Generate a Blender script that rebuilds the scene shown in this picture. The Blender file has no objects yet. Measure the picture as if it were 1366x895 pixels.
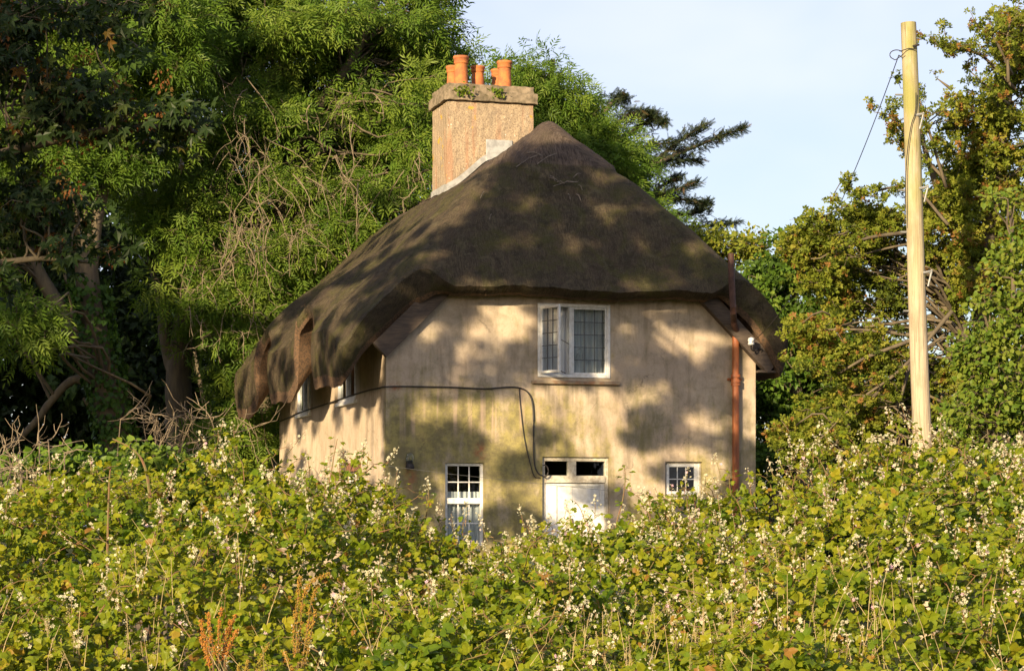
import bpy, math, random
import numpy as np
from mathutils import Vector, Matrix

rng = np.random.default_rng(7)
random.seed(7)
S = bpy.context.scene
COL = S.collection
PI = math.pi
F = 3000.0; HOR = 700.0; CX = 683.0; ZC = 1.3          # focal length and horizon row of the photograph (1366 px wide)
SUN_AZ, SUN_EL = math.radians(27), math.radians(15.5)   # sun behind the viewer, to the left
SUN = np.array([-math.sin(SUN_AZ) * math.cos(SUN_EL), -math.cos(SUN_AZ) * math.cos(SUN_EL), math.sin(SUN_EL)])

def at(x, y, Y):
    return np.array([(x - CX) / F * Y, Y, ZC + (HOR - y) / F * Y])

# ------------------------------------------------------------------ mesh collecting
class Geo:
    def __init__(self):
        self.v, self.t, self.f, self.m, self.n = [], [], [], [], 0
    def add(self, verts, faces, mat=0, tint=0.5):
        verts = np.asarray(verts, dtype=np.float32).reshape(-1, 3)
        by = {}
        for f in faces:
            by.setdefault(len(f), []).append(f)
        for k, fl in by.items():
            a = np.asarray(fl, dtype=np.int32) + self.n
            self.f.append(a); self.m.append(np.full(len(a), mat, dtype=np.int32))
        self.v.append(verts)
        self.t.append(np.broadcast_to(np.asarray(tint, dtype=np.float32), (len(verts),)).copy())
        self.n += len(verts)
    def inst(self, tv, tf, R, P, mat=0, tint=0.5):
        """copies of one small shape: R (n,3,3) rows are the axes (scaled), P (n,3)"""
        n = len(P)
        if n == 0: return
        tv = np.asarray(tv, dtype=np.float32); tf = np.asarray(tf, dtype=np.int32)
        V = np.einsum('kj,nji->nki', tv, R.astype(np.float32)) + P.astype(np.float32)[:, None, :]
        k = len(tv)
        A = tf[None] + (np.arange(n, dtype=np.int32) * k)[:, None, None] + self.n
        self.f.append(A.reshape(-1, tf.shape[1])); self.m.append(np.full(n * len(tf), mat, dtype=np.int32))
        self.v.append(V.reshape(-1, 3))
        self.t.append(np.repeat(np.broadcast_to(np.asarray(tint, dtype=np.float32), (n,)), k))
        self.n += n * k
    def build(self, name, mats, parent=None, smooth=False):
        V = np.concatenate(self.v); T = np.concatenate(self.t)
        if not isinstance(mats, (list, tuple)): mats = [mats]
        loops = np.concatenate([a.ravel() for a in self.f])
        tot = np.concatenate([np.full(len(a), a.shape[1], dtype=np.int32) for a in self.f])
        st = np.zeros(len(tot), dtype=np.int32); st[1:] = np.cumsum(tot)[:-1]
        me = bpy.data.meshes.new(name)
        me.vertices.add(len(V)); me.loops.add(len(loops)); me.polygons.add(len(tot))
        me.vertices.foreach_set('co', V.ravel())
        me.loops.foreach_set('vertex_index', loops)
        me.polygons.foreach_set('loop_start', st)
        me.polygons.foreach_set('material_index', np.concatenate(self.m))
        me.polygons.foreach_set('use_smooth', np.full(len(tot), smooth, dtype=bool))
        at_ = me.attributes.new('tint', 'FLOAT', 'POINT'); at_.data.foreach_set('value', T)
        for m in mats: me.materials.append(m)
        me.update(calc_edges=True)
        o = bpy.data.objects.new(name, me); COL.objects.link(o)
        if parent is not None: o.parent = parent
        return o

def tag(o, label=None, cat=None, group=None, kind=None):
    if label: o['label'] = label
    if cat: o['category'] = cat
    if group: o['group'] = group
    if kind: o['kind'] = kind
    return o

def empty(name, loc, rz=0.0):
    o = bpy.data.objects.new(name, None); COL.objects.link(o)
    o.location = [float(a) for a in loc]; o.rotation_euler = (0, 0, rz); o.empty_display_size = 0.3
    return o

def box(g, x0, x1, y0, y1, z0, z1, mat=0, tint=.5):
    v = [(x0,y0,z0),(x1,y0,z0),(x1,y1,z0),(x0,y1,z0),(x0,y0,z1),(x1,y0,z1),(x1,y1,z1),(x0,y1,z1)]
    g.add(v, [(3,2,1,0),(4,5,6,7),(0,1,5,4),(1,2,6,5),(2,3,7,6),(3,0,4,7)], mat, tint)

def bbox(g, x0, x1, y0, y1, z0, z1, b=.008, mat=0, tint=.5):
    """box with chamfered edges"""
    x = [x0, x0+b, x1-b, x1]; y = [y0, y0+b, y1-b, y1]; z = [z0, z0+b, z1-b, z1]
    v = []; idx = {}
    def P(i,j,k):
        q=(i,j,k)
        if q not in idx: idx[q]=len(v); v.append((x[i],y[j],z[k]))
        return idx[q]
    f = []
    f += [(P(1,1,0),P(1,2,0),P(2,2,0),P(2,1,0)),(P(1,1,3),P(2,1,3),P(2,2,3),P(1,2,3)),
          (P(1,0,1),P(2,0,1),P(2,0,2),P(1,0,2)),(P(1,3,1),P(1,3,2),P(2,3,2),P(2,3,1)),
          (P(0,1,1),P(0,1,2),P(0,2,2),P(0,2,1)),(P(3,1,1),P(3,2,1),P(3,2,2),P(3,1,2))]
    for a,A in ((1,0),(2,3)):
        for b_,B in ((1,0),(2,3)):
            f.append((P(a,B,1),P(a,B,2),P(A,b_,2),P(A,b_,1)))
            f.append((P(a,1,B),P(a,2,B),P(A,2,b_),P(A,1,b_)))
            f.append((P(1,a,B),P(2,a,B),P(2,A,b_),P(1,A,b_)))
            for c,C_ in ((1,0),(2,3)):
                f.append((P(A,b_,c),P(a,B,c),P(a,b_,C_)))
    g.add(v, f, mat, tint)

def smooth_path(p, n=4):
    p = np.asarray(p, float)
    if len(p) < 3: return p
    q = np.vstack([2*p[0]-p[1], p, 2*p[-1]-p[-2]]); out = []
    for i in range(1, len(q)-2):
        for k in range(n):
            t = k/n
            out.append(.5*((2*q[i])+(-q[i-1]+q[i+1])*t+(2*q[i-1]-5*q[i]+4*q[i+1]-q[i+2])*t*t+(-q[i-1]+3*q[i]-3*q[i+1]+q[i+2])*t**3))
    out.append(p[-1]); return np.array(out)

def tube(g, pts, rad, sides=5, mat=0, tint=.5, cap=True, wob=0.0):
    p = np.asarray(pts, float); n = len(p)
    r = np.broadcast_to(np.asarray(rad, float), (n,)) if np.ndim(rad) == 0 or len(np.atleast_1d(rad)) == n else np.linspace(rad[0], rad[-1], n)
    d = np.gradient(p, axis=0); d /= np.linalg.norm(d, axis=1)[:, None] + 1e-9
    h = np.array([0,0,1.0]) if abs(d[:,2]).mean() < .8 else np.array([1.0,0,0])
    x = np.cross(d, h); x /= np.linalg.norm(x, axis=1)[:, None] + 1e-9
    y = np.cross(x, d)
    a = np.arange(sides)*2*PI/sides
    rr = r[:,None]*np.ones(sides)
    if wob: rr = rr*(1+wob*rng.normal(size=rr.shape))
    V = p[:,None,:] + (np.cos(a)[None,:,None]*x[:,None,:] + np.sin(a)[None,:,None]*y[:,None,:])*rr[:,:,None]
    i = np.arange(n-1)[:,None]*sides; j = np.arange(sides)[None,:]; j2 = (j+1)%sides
    Fq = np.stack([i+j, i+j2, i+sides+j2, i+sides+j], -1).reshape(-1,4)
    f = [tuple(q) for q in Fq]
    if cap: f += [tuple(range(sides-1,-1,-1)), tuple((n-1)*sides+k for k in range(sides))]
    g.add(V.reshape(-1,3), f, mat, tint)

def lathe(g, prof, c, sides=20, mat=0, tint=.5):
    a = np.arange(sides)*2*PI/sides
    V = np.array([[(c[0]+r*math.cos(t), c[1]+r*math.sin(t), c[2]+z) for t in a] for r, z in prof])
    n = len(prof); f = []
    for i in range(n-1):
        for k in range(sides):
            k2=(k+1)%sides; f.append((i*sides+k,i*sides+k2,(i+1)*sides+k2,(i+1)*sides+k))
    g.add(V.reshape(-1,3), f, mat, tint)

def unit(a):
    return a/(np.linalg.norm(a, axis=-1, keepdims=True)+1e-9)
def frames(d, nh, s):
    """rows x,y,z: y along d, z near nh; scaled by s"""
    y = unit(d); x = unit(np.cross(y, nh)); z = np.cross(x, y)
    R = np.stack([x, y, z], 1)
    s = np.asarray(s, float)
    return R*(s[:,None,None] if s.ndim == 1 else s)
def rdir(n):
    return unit(rng.normal(size=(n,3)))

# ------------------------------------------------------------------ materials
def newmat(name):
    m = bpy.data.materials.new(name); m.use_nodes = True; nt = m.node_tree; nt.nodes.clear()
    out = nt.nodes.new('ShaderNodeOutputMaterial'); return m, nt, out
class NT:
    def __init__(s, nt): s.nt = nt
    def n(s, typ, props=None, **ins):
        nd = s.nt.nodes.new(typ)
        for k, v in (props or {}).items(): setattr(nd, k, v)
        for k, v in ins.items():
            key = int(k[1:]) if k[0]=='i' and k[1:].isdigit() else k.replace('_',' ')
            s.put(nd.inputs[key], v)
        return nd
    def put(s, sock, v):
        if isinstance(v, bpy.types.NodeSocket): s.nt.links.new(v, sock)
        elif isinstance(v, bpy.types.Node): s.nt.links.new(v.outputs[0], sock)
        else:
            if sock.type == 'RGBA' and not isinstance(v,(int,float)) and len(v) == 3: v = (*v, 1)
            sock.default_value = v
    def math(s, op, a, b=0.0, c=0.0, clamp=False):
        nd = s.n('ShaderNodeMath', {'operation': op, 'use_clamp': clamp}); s.put(nd.inputs[0], a); s.put(nd.inputs[1], b)
        if op in ('MULTIPLY_ADD','SMOOTH_MIN','COMPARE'): s.put(nd.inputs[2], c)
        return nd.outputs[0]
    def mix(s, f, a, b, mode='MIX'):
        nd = s.n('ShaderNodeMix', {'data_type': 'RGBA', 'blend_type': mode}); s.put(nd.inputs[0], f); s.put(nd.inputs[6], a); s.put(nd.inputs[7], b); return nd.outputs[2]
    def map(s, v, a, b, c=0.0, d=1.0, smooth=True):
        nd = s.n('ShaderNodeMapRange', {'interpolation_type': 'SMOOTHSTEP' if smooth else 'LINEAR'})
        s.put(nd.inputs[0], v)
        for i, q in enumerate((a,b,c,d)): s.put(nd.inputs[i+1], q)
        return nd.outputs[0]
    def noise(s, vec, scale=5, detail=4, rough=.55, dist=0.0):
        nd = s.n('ShaderNodeTexNoise'); 
        if vec is not None: s.put(nd.inputs['Vector'], vec)
        s.put(nd.inputs['Scale'], scale); s.put(nd.inputs['Detail'], detail); s.put(nd.inputs['Roughness'], rough); s.put(nd.inputs['Distortion'], dist)
        return nd.outputs[0]
    def coord(s, scale=(1,1,1)):
        tc = s.n('ShaderNodeTexCoord'); mp = s.n('ShaderNodeMapping'); s.put(mp.inputs[0], tc.outputs['Object']); mp.inputs['Scale'].default_value = scale
        return mp.outputs[0]
    def xyz(s):
        tc = s.n('ShaderNodeTexCoord'); sp = s.n('ShaderNodeSeparateXYZ'); s.put(sp.inputs[0], tc.outputs['Object']); return sp.outputs
    def vec(s, x, y, z):
        nd = s.n('ShaderNodeCombineXYZ'); s.put(nd.inputs[0], x); s.put(nd.inputs[1], y); s.put(nd.inputs[2], z); return nd.outputs[0]
    def bump(s, h, strength=.4, dist=.02):
        nd = s.n('ShaderNodeBump'); s.put(nd.inputs['Height'], h); nd.inputs['Strength'].default_value = strength; nd.inputs['Distance'].default_value = dist; return nd.outputs[0]
    def ramp(s, f, stops):
        nd = s.n('ShaderNodeValToRGB'); s.put(nd.inputs[0], f); e = nd.color_ramp.elements
        while len(e) < len(stops): e.new(.5)
        for q, (p, c) in zip(e, stops): q.position = p; q.color = (*c, 1)
        return nd.outputs[0]

def mat_simple(name, col, rough=.7, noise_amt=.25, scale=12, bump=.2, spec=.3, metallic=0, stretch=(1,1,1), col2=None):
    m, nt, out = newmat(name); k = NT(nt); c = k.coord(stretch)
    nz = k.noise(c, scale, 5, .6)
    c2 = col2 if col2 else tuple(a*(1-noise_amt*1.4) for a in col)
    base = k.mix(k.map(nz,.35,.68), col, c2)
    b = k.n('ShaderNodeBsdfPrincipled', Base_Color=base, Roughness=rough, Metallic=metallic)
    b.inputs['Specular IOR Level'].default_value = spec
    if bump: k.put(b.inputs['Normal'], k.bump(k.noise(c, scale*4, 4, .65), bump, .01))
    k.put(out.inputs[0], b.outputs[0]); return m

def mat_leaf(name, stops, trans=.35, rough=.5, spec=.14, tr_gain=1.25):
    m, nt, out = newmat(name); k = NT(nt)
    a = k.n('ShaderNodeAttribute', {'attribute_name': 'tint'})
    col = k.ramp(a.outputs['Fac'], stops)
    nz = k.noise(k.coord(), 9, 3, .6)
    col = k.mix(k.map(nz,.3,.7,0,.35), col, k.mix(1, col, (.62,.72,.5), 'MULTIPLY'))
    b = k.n('ShaderNodeBsdfPrincipled', Base_Color=col, Roughness=rough); b.inputs['Specular IOR Level'].default_value = spec
    t = k.n('ShaderNodeBsdfTranslucent', Color=k.mix(1, col, (tr_gain, tr_gain*1.02, .55), 'MULTIPLY'))
    mx = k.n('ShaderNodeMixShader'); mx.inputs[0].default_value = trans
    k.put(mx.inputs[1], b.outputs[0]); k.put(mx.inputs[2], t.outputs[0]); k.put(out.inputs[0], mx.outputs[0]); return m

M = {}
M['bramble'] = mat_leaf('bramble_leaf', [(0,(.035,.075,.008)),(.35,(.105,.158,.010)),(.72,(.22,.232,.014)),(.93,(.29,.25,.02)),(1,(.25,.13,.03))], .42, .42)
M['ash'] = mat_leaf('ash_leaf', [(0,(.035,.065,.010)),(.5,(.088,.158,.018)),(1,(.175,.235,.035))], .4, .45)
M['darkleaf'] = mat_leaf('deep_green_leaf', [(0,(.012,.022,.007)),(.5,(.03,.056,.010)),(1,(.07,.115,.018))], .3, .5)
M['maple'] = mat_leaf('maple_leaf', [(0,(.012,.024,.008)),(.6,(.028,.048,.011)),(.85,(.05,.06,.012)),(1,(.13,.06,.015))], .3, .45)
M['hawthorn'] = mat_leaf('hawthorn_leaf', [(0,(.05,.07,.012)),(.5,(.15,.185,.02)),(.92,(.25,.24,.035)),(1,(.24,.12,.035))], .38, .5)
M['fresh'] = mat_leaf('fresh_leaf', [(0,(.05,.09,.012)),(.5,(.10,.16,.018)),(1,(.18,.21,.03))], .4, .45)
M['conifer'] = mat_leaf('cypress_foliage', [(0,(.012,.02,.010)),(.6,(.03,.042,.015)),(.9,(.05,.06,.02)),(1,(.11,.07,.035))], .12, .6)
M['ivy'] = mat_leaf('ivy_leaf', [(0,(.02,.05,.008)),(1,(.06,.12,.015))], .25, .4)
M['petal'] = mat_leaf('bramble_petal', [(0,(.50,.45,.31)),(.8,(.64,.58,.45)),(1,(.62,.38,.48))], .3, .6, .2, 1.0)
M['seed'] = mat_leaf('seed_head', [(0,(.30,.25,.05)),(.5,(.42,.22,.04)),(1,(.48,.17,.04))], .25, .7)
M['keys'] = mat_leaf('sycamore_key', [(0,(.07,.07,.02)),(.5,(.11,.06,.015)),(1,(.15,.05,.015))], .25, .7)
M['cane'] = mat_simple('bramble_cane', (.12,.11,.035), .7, .4, 30, .2, col2=(.16,.07,.04))
M['bark'] = mat_simple('tree_bark', (.125,.10,.06), .9, .5, 6, .8, stretch=(1,1,.25), col2=(.07,.055,.04))
M['deadwood'] = mat_simple('dead_twig_bark', (0.240,0.188,0.124), .85, .35, 15, .3)
M['dryhay'] = mat_simple('dry_grass_stem', (.34,.26,.13), .8, .3, 20, .1)
# ------------------------------------------------------------------ cottage materials
def mat_wall():
    m, nt, out = newmat('stained_lime_render'); k = NT(nt); x, y, z = k.xyz()
    h = k.math('ADD', x, y)
    c = k.vec(h, 0.0, z)
    def sc(a, b): return k.vec(k.math('MULTIPLY', h, a), 0.0, k.math('MULTIPLY', z, b))
    base = k.mix(k.map(k.noise(c,.9,5,.6),.35,.7), (.47,.385,.285), (.395,.31,.23))
    base = k.mix(k.map(k.noise(sc(6,.9),1.0,6,.65),.48,.72,0,.7), base, (.23,.18,.12))
    base = k.mix(k.map(k.noise(c,2.6,7,.72,.5),.46,.66,0,.55), base, (.25,.205,.135))
    base = k.mix(k.map(k.noise(sc(2.5,1.2),3.0,6,.7),.58,.70,0,.5), base, (.47,.40,.285))
    front = k.map(y, .02, .25, 1, 0)
    # green algae, thicker low down and towards the left of the front, in vertical runs
    zone = k.math('MULTIPLY', k.map(z, 2.6, 4.3, 1, .12), k.map(x, 1.2, 5.2, 1, .42))
    runs = k.math('ADD', k.math('MULTIPLY', k.noise(sc(1.0,.55),1.5,6,.6,.4), .75), k.math('MULTIPLY', k.noise(sc(5,.7),1.2,4,.6), .35))
    g = k.map(k.math('ADD', k.math('ADD', runs, k.math('MULTIPLY', k.noise(c,3.2,7,.75,.4),.42)), k.math('MULTIPLY', zone, .30)), .82, 1.06)
    blot = k.math('MULTIPLY', k.map(k.math('ABSOLUTE', k.math('SUBTRACT', x, 4.55)), .15, .55, 1, 0), k.map(k.math('ABSOLUTE', k.math('SUBTRACT', z, 3.15)), .25, .8, 1, 0))
    g2 = k.map(k.math('ADD', k.noise(sc(2.2,.9),2.0,6,.7,.6), k.math('MULTIPLY', blot, .22)), .50, .80)
    pipe = k.math('MULTIPLY', k.map(k.math('ABSOLUTE', k.math('SUBTRACT', x, 6.2)), .05, .42, 1, 0), k.map(z, 2.0, 4.0, 1, .3))
    g3 = k.math('MULTIPLY', pipe, k.map(k.noise(sc(3,1),2.5,5,.7),.35,.6))
    col = k.mix(k.math('MULTIPLY', k.math('MULTIPLY', g, front), .8), base, k.mix(k.map(k.noise(c,5,6,.7),.38,.62), (.28,.245,.07), (.135,.12,.045)))
    col = k.mix(k.math('MULTIPLY', k.math('MULTIPLY', g2, front), .6), col, (.16,.145,.07))
    col = k.mix(k.math('MULTIPLY', k.math('MULTIPLY', g3, front), .7), col, (.20,.19,.06))
    # pale pink wash marks under the cable
    st = k.math('MULTIPLY', k.map(k.noise(sc(7,.25),1.0,3,.5),.52,.68), k.math('MULTIPLY', k.map(z,2.6,3.1), k.map(z,3.62,3.66,1,0)))
    st = k.math('MULTIPLY', st, k.map(x, 2.3, 2.9, 1, 0))
    col = k.mix(k.math('MULTIPLY', k.math('MULTIPLY', st, front), .75), col, (.47,.345,.275))
    # rust run under the lamp and beside the lower window
    for (cx, cz, w, hh) in ((.42,2.05,.16,.3),(1.62,2.55,.16,.22),(.16,3.6,.14,.12)):
        r_ = k.math('MULTIPLY', k.map(k.math('ABSOLUTE', k.math('SUBTRACT', x, cx)), 0.02, w, 1, 0), k.map(k.math('ABSOLUTE', k.math('SUBTRACT', z, cz)), .02, hh, 1, 0))
        col = k.mix(k.math('MULTIPLY', k.math('MULTIPLY', r_, front), k.map(k.noise(c,9,4,.6),.35,.6,0,.8)), col, (.30,.12,.06))
    vo = k.n('ShaderNodeTexVoronoi', {'feature': 'DISTANCE_TO_EDGE'}); k.put(vo.inputs['Vector'], k.vec(k.math('ADD',h,k.math('MULTIPLY',k.noise(c,2.5,5,.6),.7)),0.0,k.math('ADD',z,k.math('MULTIPLY',k.noise(c,2.1,5,.6),.7)))); vo.inputs['Scale'].default_value=.55
    crack = k.math('MULTIPLY', k.map(vo.outputs['Distance'],.0,.006,1,0), k.map(k.noise(c,.8,3,.5),.5,.62))
    col = k.mix(k.math('MULTIPLY',crack,.55), col, (.10,.08,.055))
    drip = k.math('MULTIPLY', k.map(z,2.6,3.72), k.map(z,3.70,3.78,1,0)); drip = k.math('MULTIPLY', drip, k.math('MULTIPLY', k.map(x,2.5,2.7), k.map(x,3.9,4.1,1,0)))
    col = k.mix(k.math('MULTIPLY', k.math('MULTIPLY', drip, front), k.map(k.noise(sc(8,.3),1.0,4,.6),.45,.65,0,.55)), col, (.13,.12,.065))
    # mottled fine dirt
    col = k.mix(k.map(k.noise(c,28,5,.7),.50,.72,0,.45), col, k.mix(1, col, (.55,.52,.46), 'MULTIPLY'))
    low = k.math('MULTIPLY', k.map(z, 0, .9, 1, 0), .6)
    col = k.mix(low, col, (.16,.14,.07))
    b = k.n('ShaderNodeBsdfPrincipled', Base_Color=col, Roughness=.92); b.inputs['Specular IOR Level'].default_value = .15
    hgt = k.math('ADD', k.math('MULTIPLY', k.noise(c,60,5,.7),.5), k.noise(c,6,4,.6))
    k.put(b.inputs['Normal'], k.bump(hgt, .55, .02)); k.put(out.inputs[0], b.outputs[0]); return m
M['wall'] = mat_wall()

def mat_thatch():
    m, nt, out = newmat('weathered_thatch'); k = NT(nt); x, y, z = k.xyz()
    a = k.n('ShaderNodeAttribute', {'attribute_name': 'tint'})
    # streaks run down the slope: side slopes along x, the hip along y (tint 0 side, 1 hip)
    hz = k.math('MULTIPLY', k.math('ADD', k.math('MULTIPLY', y, k.math('SUBTRACT', 1.0, a.outputs['Fac'])), k.math('MULTIPLY', x, a.outputs['Fac'])), 1.0)
    sv = k.vec(k.math('MULTIPLY', hz, 30.0), k.math('MULTIPLY', z, 6.0), k.math('MULTIPLY', x, 2.0))
    sv2 = k.vec(k.math('MULTIPLY', hz, 4.0), k.math('MULTIPLY', z, .8), 0.0)
    c = k.coord()
    str1 = k.noise(sv,1.6,6,.7); 
    base = k.mix(k.map(str1,.3,.7), (0.036,0.028,0.018), (0.100,0.078,0.048))
    base = k.mix(k.map(k.noise(sv2,1.0,5,.6),.42,.68,0,.6), base, (0.062,0.044,0.032))
    base = k.mix(k.map(k.noise(c,1.5,7,.7,.6),.44,.62,0,.8), base, (0.062,0.059,0.019))
    base = k.mix(k.map(k.noise(c,4.5,6,.7,.3),.48,.64,0,.65), base, (0.029,0.025,0.017))
    base = k.mix(k.map(k.noise(c,2.7,6,.75,.8),.54,.68,0,.6), base, (0.120,0.100,0.060))
    base = k.mix(k.map(k.noise(c,55,4,.75),.53,.68,0,.7), base, (0.128,0.108,0.072))
    top = k.map(k.math('ADD', z, k.math('MULTIPLY', k.noise(c,3,3,.5), .16)), 7.60, 7.66)
    base = k.mix(k.math('MULTIPLY', top, .7), base, k.mix(k.map(str1,.35,.68), (0.048,0.034,0.027), (0.160,0.120,0.096)))
    b = k.n('ShaderNodeBsdfPrincipled', Base_Color=base, Roughness=.95); b.inputs['Specular IOR Level'].default_value = .12
    h = k.math('ADD', k.math('MULTIPLY', str1, .35), k.math('ADD', k.math('MULTIPLY', k.noise(c,48,5,.8),.8), k.math('MULTIPLY', k.noise(c,4,5,.65), 1.6)))
    k.put(b.inputs['Normal'], k.bump(h, .8, .05)); k.put(out.inputs[0], b.outputs[0]); return m
M['thatch'] = mat_thatch()
M['straw'] = mat_simple('loose_straw', (.20,.16,.12), .85, .4, 20, .1)
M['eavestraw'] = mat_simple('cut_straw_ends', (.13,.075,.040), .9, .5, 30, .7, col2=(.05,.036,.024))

def mat_chimney():
    m, nt, out = newmat('roughcast_chimney'); k = NT(nt); x, y, z = k.xyz(); c = k.coord()
    base = k.mix(k.map(k.noise(c,2.2,5,.6),.35,.65), (.37,.285,.19), (.30,.235,.16))
    base = k.mix(k.map(k.noise(c,38,5,.75),.46,.60,0,.85), base, (.17,.125,.085))
    edge = k.map(k.noise(k.vec(k.math('MULTIPLY',x,5.0),k.math('MULTIPLY',y,3.0),k.math('MULTIPLY',z,.5)),1.0,4,.6),.52,.66)
    base = k.mix(k.map(k.noise(c,6,6,.7),.48,.68,0,.6), base, (.24,.19,.14))
    base = k.mix(k.math('MULTIPLY', edge, .6), base, (.31,.17,.10))
    base = k.mix(k.map(k.noise(c,3.1,3,.5,.2),.62,.66,0,.85), base, (.44,.28,.03))
    base = k.mix(k.map(k.noise(c,16,3,.5),.69,.73,0,.8), base, (.55,.52,.46))
    b = k.n('ShaderNodeBsdfPrincipled', Base_Color=base, Roughness=.93); b.inputs['Specular IOR Level'].default_value = .15
    k.put(b.inputs['Normal'], k.bump(k.math('ADD', k.noise(c,40,5,.75), k.noise(c,9,4,.6)), .7, .025)); k.put(out.inputs[0], b.outputs[0]); return m
M['chimney'] = mat_chimney()
M['cap'] = mat_simple('mossy_chimney_cap', (0.240,0.188,0.128), .93, .4, 5, .7, col2=(0.088,0.072,0.044))
M['terracotta'] = mat_simple('terracotta_pot', (.45,.155,.045), .85, .25, 8, .35, col2=(.28,.095,.04))
M['lead'] = mat_simple('lead_flashing', (0.336,0.336,0.328), .55, .25, 9, .2)
M['white'] = mat_simple('white_gloss_paint', (.74,.73,.70), .45, .12, 14, .12, spec=.4, col2=(.60,.58,.53))
M['oldwhite'] = mat_simple('weathered_white_paint', (0.496,0.464,0.384), .6, .3, 18, .25, col2=(0.336,0.288,0.216))
M['leadcame'] = mat_simple('lead_came', (.10,.10,.10), .5, .2, 20, 0)
M['stone'] = mat_simple('sill_stone', (0.288,0.232,0.160), .9, .35, 10, .4, col2=(0.240,0.136,0.080))
M['timber'] = mat_simple('weathered_bargeboard', (.10,.075,.055), .85, .45, 5, .5, stretch=(1,8,8), col2=(.055,.042,.034))
M['rust'] = mat_simple('rusty_iron', (.36,.115,.035), .5, .4, 9, .4, stretch=(1,1,.35), col2=(.20,.065,.03))
M['oldiron'] = mat_simple('brown_painted_iron', (.085,.040,.028), .6, .3, 9, .2)
M['black'] = mat_simple('black_rubber_sheath', (.035,.03,.028), .6, .2, 20, .1)
M['brick'] = mat_simple('red_lintel', (.24,.11,.07), .9, .4, 12, .4)
M['dark'] = mat_simple('room_shade_black', (.016,.014,.012), .9, .2, 4, 0)
M['porcelain'] = mat_simple('white_porcelain', (0.600,0.592,0.576), .25, .05, 10, 0, spec=.5)
M['galv'] = mat_simple('galvanised_step', (0.275,0.275,0.264), .5, .2, 14, .1, metallic=.4)
M['postwood'] = mat_simple('old_fence_post', (.10,.075,.055), .9, .4, 8, .5, stretch=(1,1,.2))
def mat_curtain():
    m, nt, out = newmat('net_curtain'); k = NT(nt); x, y, z = k.xyz()
    w = k.noise(k.vec(k.math('MULTIPLY',x,22.0),0.0,k.math('MULTIPLY',z,.6)),1.0,3,.5)
    col = k.mix(k.map(w,.3,.7), (.52,.53,.55), (.80,.80,.80))
    b = k.n('ShaderNodeBsdfPrincipled', Base_Color=col, Roughness=.9)
    k.put(out.inputs[0], b.outputs[0]); return m
M['curtain'] = mat_curtain()
def mat_glass():
    m, nt, out = newmat('window_glass'); k = NT(nt)
    g = k.n('ShaderNodeBsdfGlossy', Color=(1,1,1), Roughness=.03); t = k.n('ShaderNodeBsdfTransparent', Color=(.82,.85,.85))
    lw = k.n('ShaderNodeLayerWeight', Blend=.25)
    mx = k.n('ShaderNodeMixShader'); k.put(mx.inputs[0], k.map(lw.outputs['Facing'], 0, 1, .014, .4, False)); k.put(mx.inputs[1], t.outputs[0]); k.put(mx.inputs[2], g.outputs[0])
    k.put(g.inputs['Normal'], k.bump(k.noise(k.coord(),5,2,.5), .15, .02))
    k.put(out.inputs[0], mx.outputs[0]); return m
M['glass'] = mat_glass()
def mat_pole():
    m, nt, out = newmat('pole_timber'); k = NT(nt); x, y, z = k.xyz(); c = k.coord((1,1,.06))
    g = k.noise(c, 30, 5, .65)
    base = k.mix(k.map(g,.35,.65), (.40,.33,.23), (.29,.235,.16))
    moss = k.math('MULTIPLY', k.map(z,3.6,6.6), k.map(k.noise(k.coord((1,1,.35)),5,5,.6),.3,.62))
    base = k.mix(k.math('MULTIPLY', moss, .85), base, (.20,.20,.05))
    base = k.mix(k.map(k.noise(k.coord((1,1,.02)),60,3,.6),.60,.68,0,.8), base, (.085,.065,.045))
    base = k.mix(k.map(k.noise(k.coord((1,1,.5)),3.0,5,.6),.5,.7,0,.5), base, (.20,.16,.10))
    b = k.n('ShaderNodeBsdfPrincipled', Base_Color=base, Roughness=.85); b.inputs['Specular IOR Level'].default_value=.2
    k.put(b.inputs['Normal'], k.bump(g,.5,.01)); k.put(out.inputs[0], b.outputs[0]); return m
M['pole'] = mat_pole()
def mat_ground():
    m, nt, out = newmat('rough_grass_ground'); k = NT(nt); c = k.coord()
    base = k.mix(k.map(k.noise(c,.4,6,.65),.35,.65), (.035,.05,.012), (.055,.05,.02))
    base = k.mix(k.map(k.noise(c,9,5,.7),.4,.65,0,.6), base, (.025,.035,.008))
    b = k.n('ShaderNodeBsdfPrincipled', Base_Color=base, Roughness=.95); b.inputs['Specular IOR Level'].default_value=.05
    k.put(b.inputs['Normal'], k.bump(k.noise(c,12,5,.7),.8,.1)); k.put(out.inputs[0], b.outputs[0]); return m
M['ground'] = mat_ground()

# ------------------------------------------------------------------ ground
def gz(Y):
    t = np.clip((np.asarray(Y, float)-20)/14, 0, 1); return -.3 + .3*t*t*(3-2*t)
g = Geo()
ys = np.concatenate([np.linspace(-300,-20,6), np.linspace(-10,60,36), np.geomspace(70,1500,10)])
xs = np.concatenate([-np.geomspace(900,40,8), np.linspace(-35,35,29), np.geomspace(40,900,8)])
X, Y = np.meshgrid(xs, ys); Z = gz(Y) + .04*np.sin(X*.9+Y*.4)*np.cos(Y*.7-X*.3)*(np.abs(X)<40)
nx, ny = len(xs), len(ys)
g.add(np.stack([X,Y,Z],-1).reshape(-1,3), [(j*nx+i, j*nx+i+1, (j+1)*nx+i+1, (j+1)*nx+i) for j in range(ny-1) for i in range(nx-1)])
tag(g.build('ground', M['ground'], smooth=True), 'rough green ground under the brambles and round the cottage', 'ground', kind='structure')

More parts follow.
